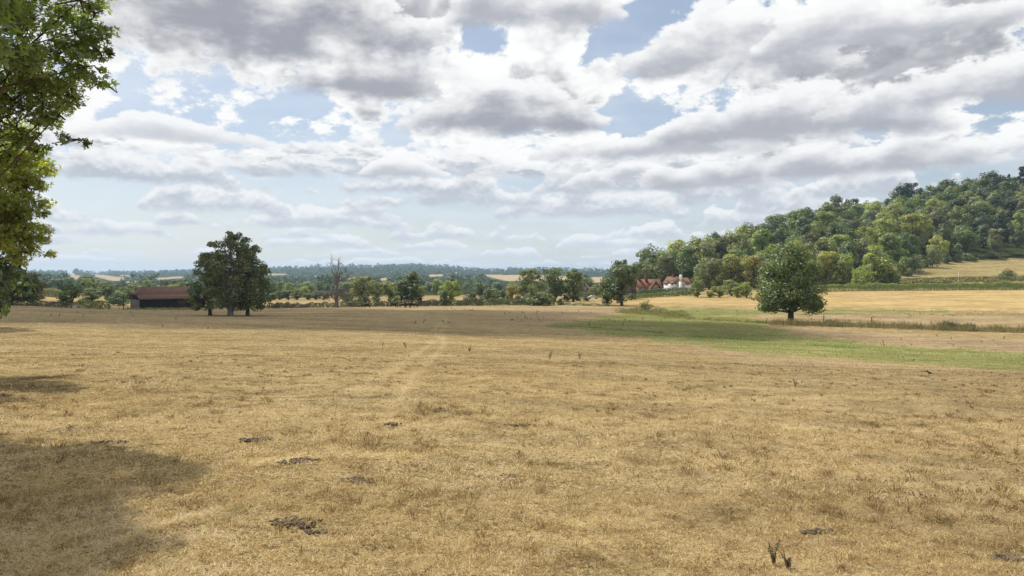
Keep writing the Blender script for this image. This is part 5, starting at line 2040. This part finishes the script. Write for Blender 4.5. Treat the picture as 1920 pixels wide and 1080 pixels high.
def thistle_mesh(seed):
    r = np.random.default_rng(seed)
    mb = MB()
    for k in range(r.integers(4, 8)):
        a = r.uniform(0, 6.28)
        ln = r.uniform(.35, .75)
        tip = np.array((math.cos(a) * ln * .35, math.sin(a) * ln * .35, ln))
        mb.tube([(0, 0, -.05), tip * .5 + r.normal(0, .03, 3), tip], [.014, .011, .007], 4, cap=False)
        for q in range(r.integers(2, 5)):
            t = r.uniform(.35, 1.0)
            c = tip * t + r.normal(0, .05, 3)
            mb.tube([c - (0, 0, .03), c, c + (0, 0, .045)], [.012, .032, .008], 5)
            u = rand_dirs(r, 1)[0] * .12
            w = rand_dirs(r, 1)[0] * .03
            mb.quad(c, c + u * .5 + w, c + u, c + u * .5 - w)
    me = mb.mesh('thistle')
    me.materials.append(M_THISTLE)
    return me


TH = [thistle_mesh(k) for k in range(6)]
THISTLES = [(760, 652, 'beside the wheel tracks where the sunlit ground ends'), (717, 650, 'pale one left of the tracks at the shadow edge'), (880, 660, 'right of the wheel tracks'), (1030, 674, 'greyish one in the middle of the pasture'),
            (1087, 674, 'brown one right of the greyish middle one'), (305, 614, 'in the sunlit grass before the three trees'), (330, 600, 'twin stemmed one before the three trees'), (155, 598, 'below the ivy mound'), (390, 618, 'on the sunlit side below the three trees'),
            (1492, 726, 'pale headed one on the right of the pasture')]
for i, (px, row, lb) in enumerate(THISTLES):
    p = spot(px, row)
    o = link('thistle', TH[i % 6], loc=p)
    o.rotation_euler = (0, 0, i * 1.3)
    o.scale = ((.35 if row > 700 else .55),) * 3
    tag(o, 'dead thistle standing ' + lb if not lb.startswith(('pale', 'brown', 'grey', 'twin')) else 'dead thistle, the ' + lb, 'thistle', 'dead thistles on the pasture')
rt = np.random.default_rng(8)


def scatter_th(n, box, label):
    for k in range(n):
        px = rt.uniform(box[0], box[1])
        row = rt.normal((box[2] + box[3]) / 2, (box[3] - box[2]) / 3.2)
        row = min(max(row, box[2]), box[3])
        o = link('thistle', TH[rt.integers(0, 6)], loc=spot(px, row))
        o.rotation_euler = (0, 0, rt.uniform(0, 6))
        s = rt.uniform(.4, .95)
        o.scale = (s, s, s * rt.uniform(.7, 1.0))
        tag(o, label, 'thistle', 'dead thistles on the pasture')


scatter_th(16, (955, 1045, 596, 602), 'dead thistle in the long brown row across the far pasture')
scatter_th(9, (945, 1010, 587, 591), 'dead thistle in the thin row behind the long brown row')
scatter_th(9, (765, 850, 603, 609), 'dead thistle in the clumps beyond the wheel tracks')
scatter_th(8, (835, 905, 580, 584), 'dead thistle in the short row below the cattle hedge')
scatter_th(26, (1560, 1910, 584, 600), 'dead thistle dotting the pale flat beyond the wire fence')
scatter_th(14, (1080, 1250, 590, 614), 'dead thistle dotting the flat left of the green grass')
scatter_th(10, (1250, 1440, 576, 592), 'dead thistle on the bare flat behind the ditch')
scatter_th(12, (1640, 1900, 628, 650), 'dead thistle on the bare strip in front of the wire fence')
scatter_th(8, (60, 330, 585, 604), 'dead thistle on the dull grass towards the barn')
scatter_th(10, (1000, 1130, 577, 588), 'dead thistle on the far flat by the tall trees')

# ------------------------------------------------------------------ dung and torn turf
def clod_patch(seed, n, rx, ry):
    r = np.random.default_rng(seed)
    th = np.linspace(0, 2 * np.pi, 6, endpoint=False)
    mb = MB()
    for k in range(n):
        a, q = r.uniform(0, 6.28), r.random() ** .6
        c = np.array((math.cos(a) * rx * q, math.sin(a) * ry * q, 0.0))
        s = r.uniform(.010, .030) * (1.25 - .6 * q)
        el = r.uniform(.9, 2.2)
        ang = r.uniform(0, 3.14)
        rows = []
        for zz, sc in ((-.3, 1.0), (.35, .95), (.8, .55)):
            ring = np.stack([np.cos(th) * el * sc, np.sin(th) * sc, np.full(6, zz * .8)], 1) * s * r.uniform(.75, 1.25, (6, 1))
            rows.append(ring)
        v = np.vstack(rows)
        ca, sa = math.cos(ang), math.sin(ang)
        v = v @ np.array(((ca, -sa, 0), (sa, ca, 0), (0, 0, 1))).T + c + np.array((0, 0, .006))
        f = []
        for i in range(2):
            for j in range(6):
                f.append((i * 6 + j, i * 6 + (j + 1) % 6, (i + 1) * 6 + (j + 1) % 6, (i + 1) * 6 + j))
        f += [(12, 13, 14, 15), (12, 15, 16, 17)]
        mb.add(v, f)
    me = mb.mesh('dung_patch')
    me.materials.append(M_DUNG)
    return me


DUNG = [(562, 868, .42, .26, 120, 'dark crumbled dung patch, largest of those right of the big tree shadow'), (668, 905, .34, .24, 80, 'dark torn up dung patch with one raised dark clod'),
        (836, 772, .5, .14, 70, 'long thin dark dung streak in the middle of the pasture'), (480, 828, .55, .18, 70, 'scattered dark dung patch above the big tree shadow tip'),
        (732, 797, .3, .14, 40, 'small dark dung patch left below the long streak'), (205, 832, .45, .16, 70, 'black dung patch on the top edge of the big tree shadow'),
        (950, 893, .16, .07, 18, 'tiny dark dung patch alone in the near middle grass'), (975, 800, .5, .14, 40, 'faint brown dung patch right of the long streak'),
        (555, 980, .40, .20, 60, 'dark dung patch in the near grass right of the big shadow'), (1540, 1000, .30, .12, 45, 'broken dark turf in the near right grass'),
        (1885, 1048, .22, .10, 50, 'black broken turf at the bottom right corner'), (120, 800, .2, .1, 14, 'small dark clods above the big shadow'), (600, 1000, .25, .12, 20, 'small crumbs of dung near the lower middle left')]
for i, (px, row, rx, ry, n, lb) in enumerate(DUNG):
    p = spot(px, row)
    o = link('dung_patch', clod_patch(60 + i, int(n * .9), rx * .62, ry * .75), loc=p)
    tag(o, lb, 'dung', 'dung patches on the pasture', 'stuff')

# ------------------------------------------------------------------ the weed at the bottom of the picture
def weed(px, row, h, seed, label, green):
    r = np.random.default_rng(seed)
    p = spot(px, row)
    e = empty('weed', p)
    tag(e, label, 'weed', 'two weeds in the near grass')
    st, lv = MB(), MB()
    for k in range(5 if green else 7):
        a = r.uniform(0, 6.28)
        hh = h * r.uniform(.45, 1.0) if k else h
        tip = np.array((math.cos(a) * hh * .28 - (.10 if k == 0 else 0), math.sin(a) * hh * .2, hh))
        st.tube([(0, 0, -.03), tip * .5 + r.normal(0, .01, 3), tip], [.007, .005, .003], 5)
        for q in range(16):
            t = r.uniform(.2, 1.0)
            c = tip * t
            u = rand_dirs(r, 1)[0] * np.array((1, 1, .5)) * h * .13
            w = np.cross(u, rand_dirs(r, 1)[0])
            w = w / (np.linalg.norm(w) + 1e-9) * h * .028
            lv.quad(c, c + u * .5 + w, c + u - (0, 0, .01), c + u * .5 - w)
    part('stem', st, M_THISTLE, e)
    part('leaves', lv, M_WEED if green else M_THISTLE, e)


weed(1452, 1062, .19, 4, 'upright dark green weed with a seed head near the bottom edge', True)
weed(1478, 1066, .14, 9, 'bushy brown dead weed right of the upright green one', False)

# ------------------------------------------------------------------ car behind the verge
def car():
    x, y, z = at(1112, 286)
    e = empty('parked_car', (x, y, z), R(6))
    tag(e, 'pale silver car half hidden behind the verge by the small cottage', 'car')
    prof = [(-2.0, .35), (-2.05, .75), (-1.75, .95), (-1.2, 1.0), (-.75, 1.42), (.55, 1.45), (1.25, 1.0), (1.95, .85), (2.05, .55), (2.0, .35)]
    b = MB()
    n = len(prof)
    v = []
    for yy, k in ((-.82, 1.0), (-.70, 1.0), (.70, 1.0), (.82, 1.0)):
        for (xx, zz) in prof:
            inset = .93 if zz > 1.1 else 1.0
            v.append((xx, yy * inset, zz if abs(yy) < .8 else min(zz, zz)))
    f = []
    for i in range(3):
        for j in range(n - 1):
            f.append((i * n + j, i * n + j + 1, (i + 1) * n + j + 1, (i + 1) * n + j))
    for o in (0, 3 * n):
        f += [(o, o + 1, o + 8, o + 9), (o + 1, o + 2, o + 7, o + 8), (o + 2, o + 3, o + 6, o + 7), (o + 3, o + 4, o + 5, o + 6)]
    b.add(v, f)
    part('body', b, mat_simple('silver_paint', (.55, .58, .60), .3, 2, .05), e)
    for s in (-1, 1):
        g = MB()
        g.quad((-1.0, s * .80, 1.05), (.95, s * .80, 1.05), (.5, s * .775, 1.38), (-.68, s * .775, 1.38))
        part('side_window', g, M_GLASS, e)
        for xx in (-1.3, 1.3):
            w = MB()
            w.tube([(xx, s * .66, .31), (xx, s * .84, .31)], [.31, .31], 12)
            part('wheel', w, M_CROW, e)
    for xx, zz in ((-2.06, .7), (2.06, .65)):
        for s in (-1, 1):
            h = MB()
            h.box(xx - .03, xx + .03, s * .6 - .12, s * .6 + .12, zz - .06, zz + .06)
            part('headlight' if xx > 0 else 'tail_light', h, M_WFRAME if xx > 0 else M_REDROOF, e)


car()

# ------------------------------------------------------------------ grass blades of the pasture
def blades():
    r = np.random.default_rng(17)
    specs = [(3.6, 8.0, 230000, .045, .105, .0045), (8.0, 16.0, 190000, .05, .12, .0085), (16.0, 34.0, 150000, .06, .14, .0125), (34.0, 75.0, 110000, .07, .16, .026), (75.0, 175.0, 90000, .09, .20, .055)]
    for si, (d0, d1, n, l0, l1, wd) in enumerate(specs):
        d = np.sqrt(r.uniform(d0 ** 2, d1 ** 2, n))
        u = r.uniform(-.86, .86, n)
        x = u * d
        y = d
        # grass grows in tufts: thin it where the sward is worn
        t1 = fnoise(x, y, 71, .55, 3)
        t2 = fnoise(x, y, 72, 3.2, 3)
        t3 = fnoise(x, y, 73, .17, 2)
        t4 = fnoise(x, y, 74, .075, 2) if d0 < 9 else fnoise(x, y, 74, .3, 2)
        keep = r.random(n) < np.clip(.52 + .40 * t1 + .34 * t2 + .35 * t3, .05, 1)
        x, y, t1, t2, t3, t4 = x[keep], y[keep], t1[keep], t2[keep], t3[keep], t4[keep]
        n = len(x)
        z = ground(x, y) - .004
        ln = .74 * r.uniform(l0, l1, n) * np.clip(1 + .45 * np.clip(t1, -.6, 1) + .25 * t2 + .45 * t3, .3, 2.2)
        stalk = r.random(n) < .012
        ln = np.where(stalk, ln * 2.2, ln)
        a = r.uniform(0, 2 * np.pi, n)
        tilt = np.where(stalk, r.uniform(.1, .6, n), np.clip(r.normal(1.08, .32, n), .1, 1.5))
        dirv = np.stack([np.cos(a) * np.sin(tilt), np.sin(a) * np.sin(tilt), np.cos(tilt)], 1)
        side = np.stack([-np.sin(a), np.cos(a), np.zeros(n)], 1)
        sw = r.uniform(0, 2 * np.pi, n)
        side = side * np.cos(sw)[:, None] + np.cross(dirv, side) * np.sin(sw)[:, None]
        p = np.stack([x, y, z], 1)
        w = wd * r.uniform(.6, 1.4, n)[:, None]
        mid = p + dirv * (ln * .55)[:, None] + np.array((0, 0, .012))
        tip = p + dirv * ln[:, None] - np.array((0, 0, 1)) * (ln * .18)[:, None]
        tip[:, 2] = np.maximum(tip[:, 2], z + .006)
        v = np.stack([p - side * w * .5, mid - side * w * .5, tip, mid + side * w * .5], 1).reshape(-1, 3)
        f = np.arange(4 * n).reshape(n, 4)
        px, py = project(x, y, z)
        var = np.clip(r.normal(.58, .16, n) + .22 * t3 + .24 * t4 + .20 * t2 + .20 * fnoise(x, y, 77, .9, 3) + .12 * fnoise(x, y, 78, 8.0, 2), 0, 1)
        tw = track_weight(px, py, y)
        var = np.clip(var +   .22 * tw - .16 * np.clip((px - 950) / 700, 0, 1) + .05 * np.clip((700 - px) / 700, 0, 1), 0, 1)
        tone = np.clip(fnoise(x, y, 75, 2.2, 3) * 1.6 - 1.15 + r.normal(0, .1, n), 0, .8)
        g = polymask(px + 40 * fnoise(x, y, 81, 9, 2) + r.normal(0, 12, n), py + r.normal(0, 2.5, n), GREEN_POLY)
        tone = np.where(g, r.uniform(.55, 1.0, n), tone * (px < 1200))
        var = np.where(g | (t1 < .42), var, var - .22)
        me = np_mesh('grass', v, f, {'var': var, 'tone': tone})
        o = link('grass', me, M_STRAW)
        tag(o, ('short dry grass blades close to the viewer', 'short dry grass a few steps away', 'short dry grass in the middle ground', 'short dry grass further out on the pasture', 'sparse dry and green grass tufts of the valley floor')[si], 'grass', kind='stuff')



def tussocks():
    """taller brown and pale tufts standing out of the grazed sward"""
    r = np.random.default_rng(91)
    V, va, to = [], [], []
    m = 0
    while m < 1500:
        d = math.sqrt(r.uniform(4.2 ** 2, 44 ** 2)) if m > 350 else r.uniform(4.4, 12)
        if r.random() > min(1.0, (44 - d) / 26) ** 1.6:
            continue
        x = r.uniform(-.8, .8) * d
        if fnoise(np.array([x]), np.array([d]), 92, 4.5, 2)[0] < r.uniform(-.5, .7):
            continue
        m += 1
        n = int(r.integers(18, 46))
        rad = r.uniform(.03, .13)
        a = r.uniform(0, 6.283, n)
        q = np.abs(r.normal(0, rad, n))
        bx, by = x + np.cos(a) * q, d + np.sin(a) * q
        bz = ground(bx, by) - .01
        ln = r.uniform(.5, 1.1, n) * r.uniform(.07, .17) * (1 if d < 16 else .75)
        t = np.clip(.15 + q / rad * .35 + r.normal(0, .2, n), 0, 1.3)
        dv = np.stack([np.cos(a) * np.sin(t), np.sin(a) * np.sin(t), np.cos(t)], 1)
        b = r.uniform(0, 6.283, n)
        sd_ = np.stack([np.cos(b), np.sin(b), np.zeros(n)], 1) * (.0016 * max(1.0, d / 5)) * r.uniform(.7, 1.5, n)[:, None]
        p = np.stack([bx, by, bz], 1)
        mid = p + dv * (ln * .55)[:, None]
        tip = p + dv * ln[:, None] + np.stack([np.cos(a), np.sin(a), -np.ones(n)], 1) * (ln * .2)[:, None]
        V.append(np.stack([p - sd_, mid - sd_, tip, mid + sd_], 1).reshape(-1, 3))
        base = r.choice([.16, .22, .3, .62, .8], p=[.3, .25, .2, .15, .1])
        va.append(np.clip(r.normal(base, .1, n), 0, 1))
        to.append(np.full(n, .35 if r.random() < .10 else 0.0))
    V = np.vstack(V)
    me = np_mesh('tussocks', V, np.arange(len(V)).reshape(-1, 4), {'var': np.concatenate(va), 'tone': np.concatenate(to)})
    tag(link('tussocks', me, M_STRAW), 'brown and pale tufts standing out of the short grass', 'grass', kind='stuff')


blades()
tussocks()

# ------------------------------------------------------------------ air
def haze():
    b = MB()
    b.box(-9300, 9300, -9300, 9300, -260, 140)
    m, t, out = new_mat('haze')
    v = t.n.new('ShaderNodeVolumePrincipled')
    v.inputs['Color'].default_value = (.50, .72, 1.0, 1)
    v.inputs['Density'].default_value = HAZE
    v.inputs['Anisotropy'].default_value = .25
    t.l.new(v.outputs[0], out.inputs['Volume'])
    o = link('haze', b.mesh('haze'), m)
    tag(o, 'thin pale summer haze over the whole valley', 'haze', kind='stuff')


HAZE = 0.00010
haze()

# alike neighbours told apart by their order across the view
_by = {}
for o in list(COL.objects):
    if o.parent is None and o.get('group') in ('trees of the hillside wood', 'trees on the valley floor beyond the hedges'):
        _by.setdefault(o['label'], []).append(o)
for lb, os_ in _by.items():
    if len(os_) > 1:
        os_.sort(key=lambda o: o.location.x / o.location.y)
        for k, o in enumerate(os_):
            o['label'] = ('leftmost ' if k == 0 else 'rightmost ' if k == len(os_) - 1 else ('second ', 'third ', 'fourth ', 'fifth ', 'sixth ')[min(k - 1, 4)]) + lb
ORD = 'first second third fourth fifth sixth seventh eighth ninth tenth eleventh twelfth thirteenth fourteenth fifteenth sixteenth seventeenth eighteenth nineteenth twentieth'.split()
ORD += ['twenty-' + k for k in ORD[:9]] + ['thirtieth']
_by = {}
for o in list(COL.objects):
    if o.parent is None and o.get('group') == 'dead thistles on the pasture':
        _by.setdefault(o['label'], []).append(o)
for lb, os_ in _by.items():
    if len(os_) > 1:
        os_.sort(key=lambda o: o.location.x / o.location.y)
        for k, o in enumerate(os_):
            o['label'] = lb.replace('dead thistle', ORD[k] + ' dead thistle from the left', 1)
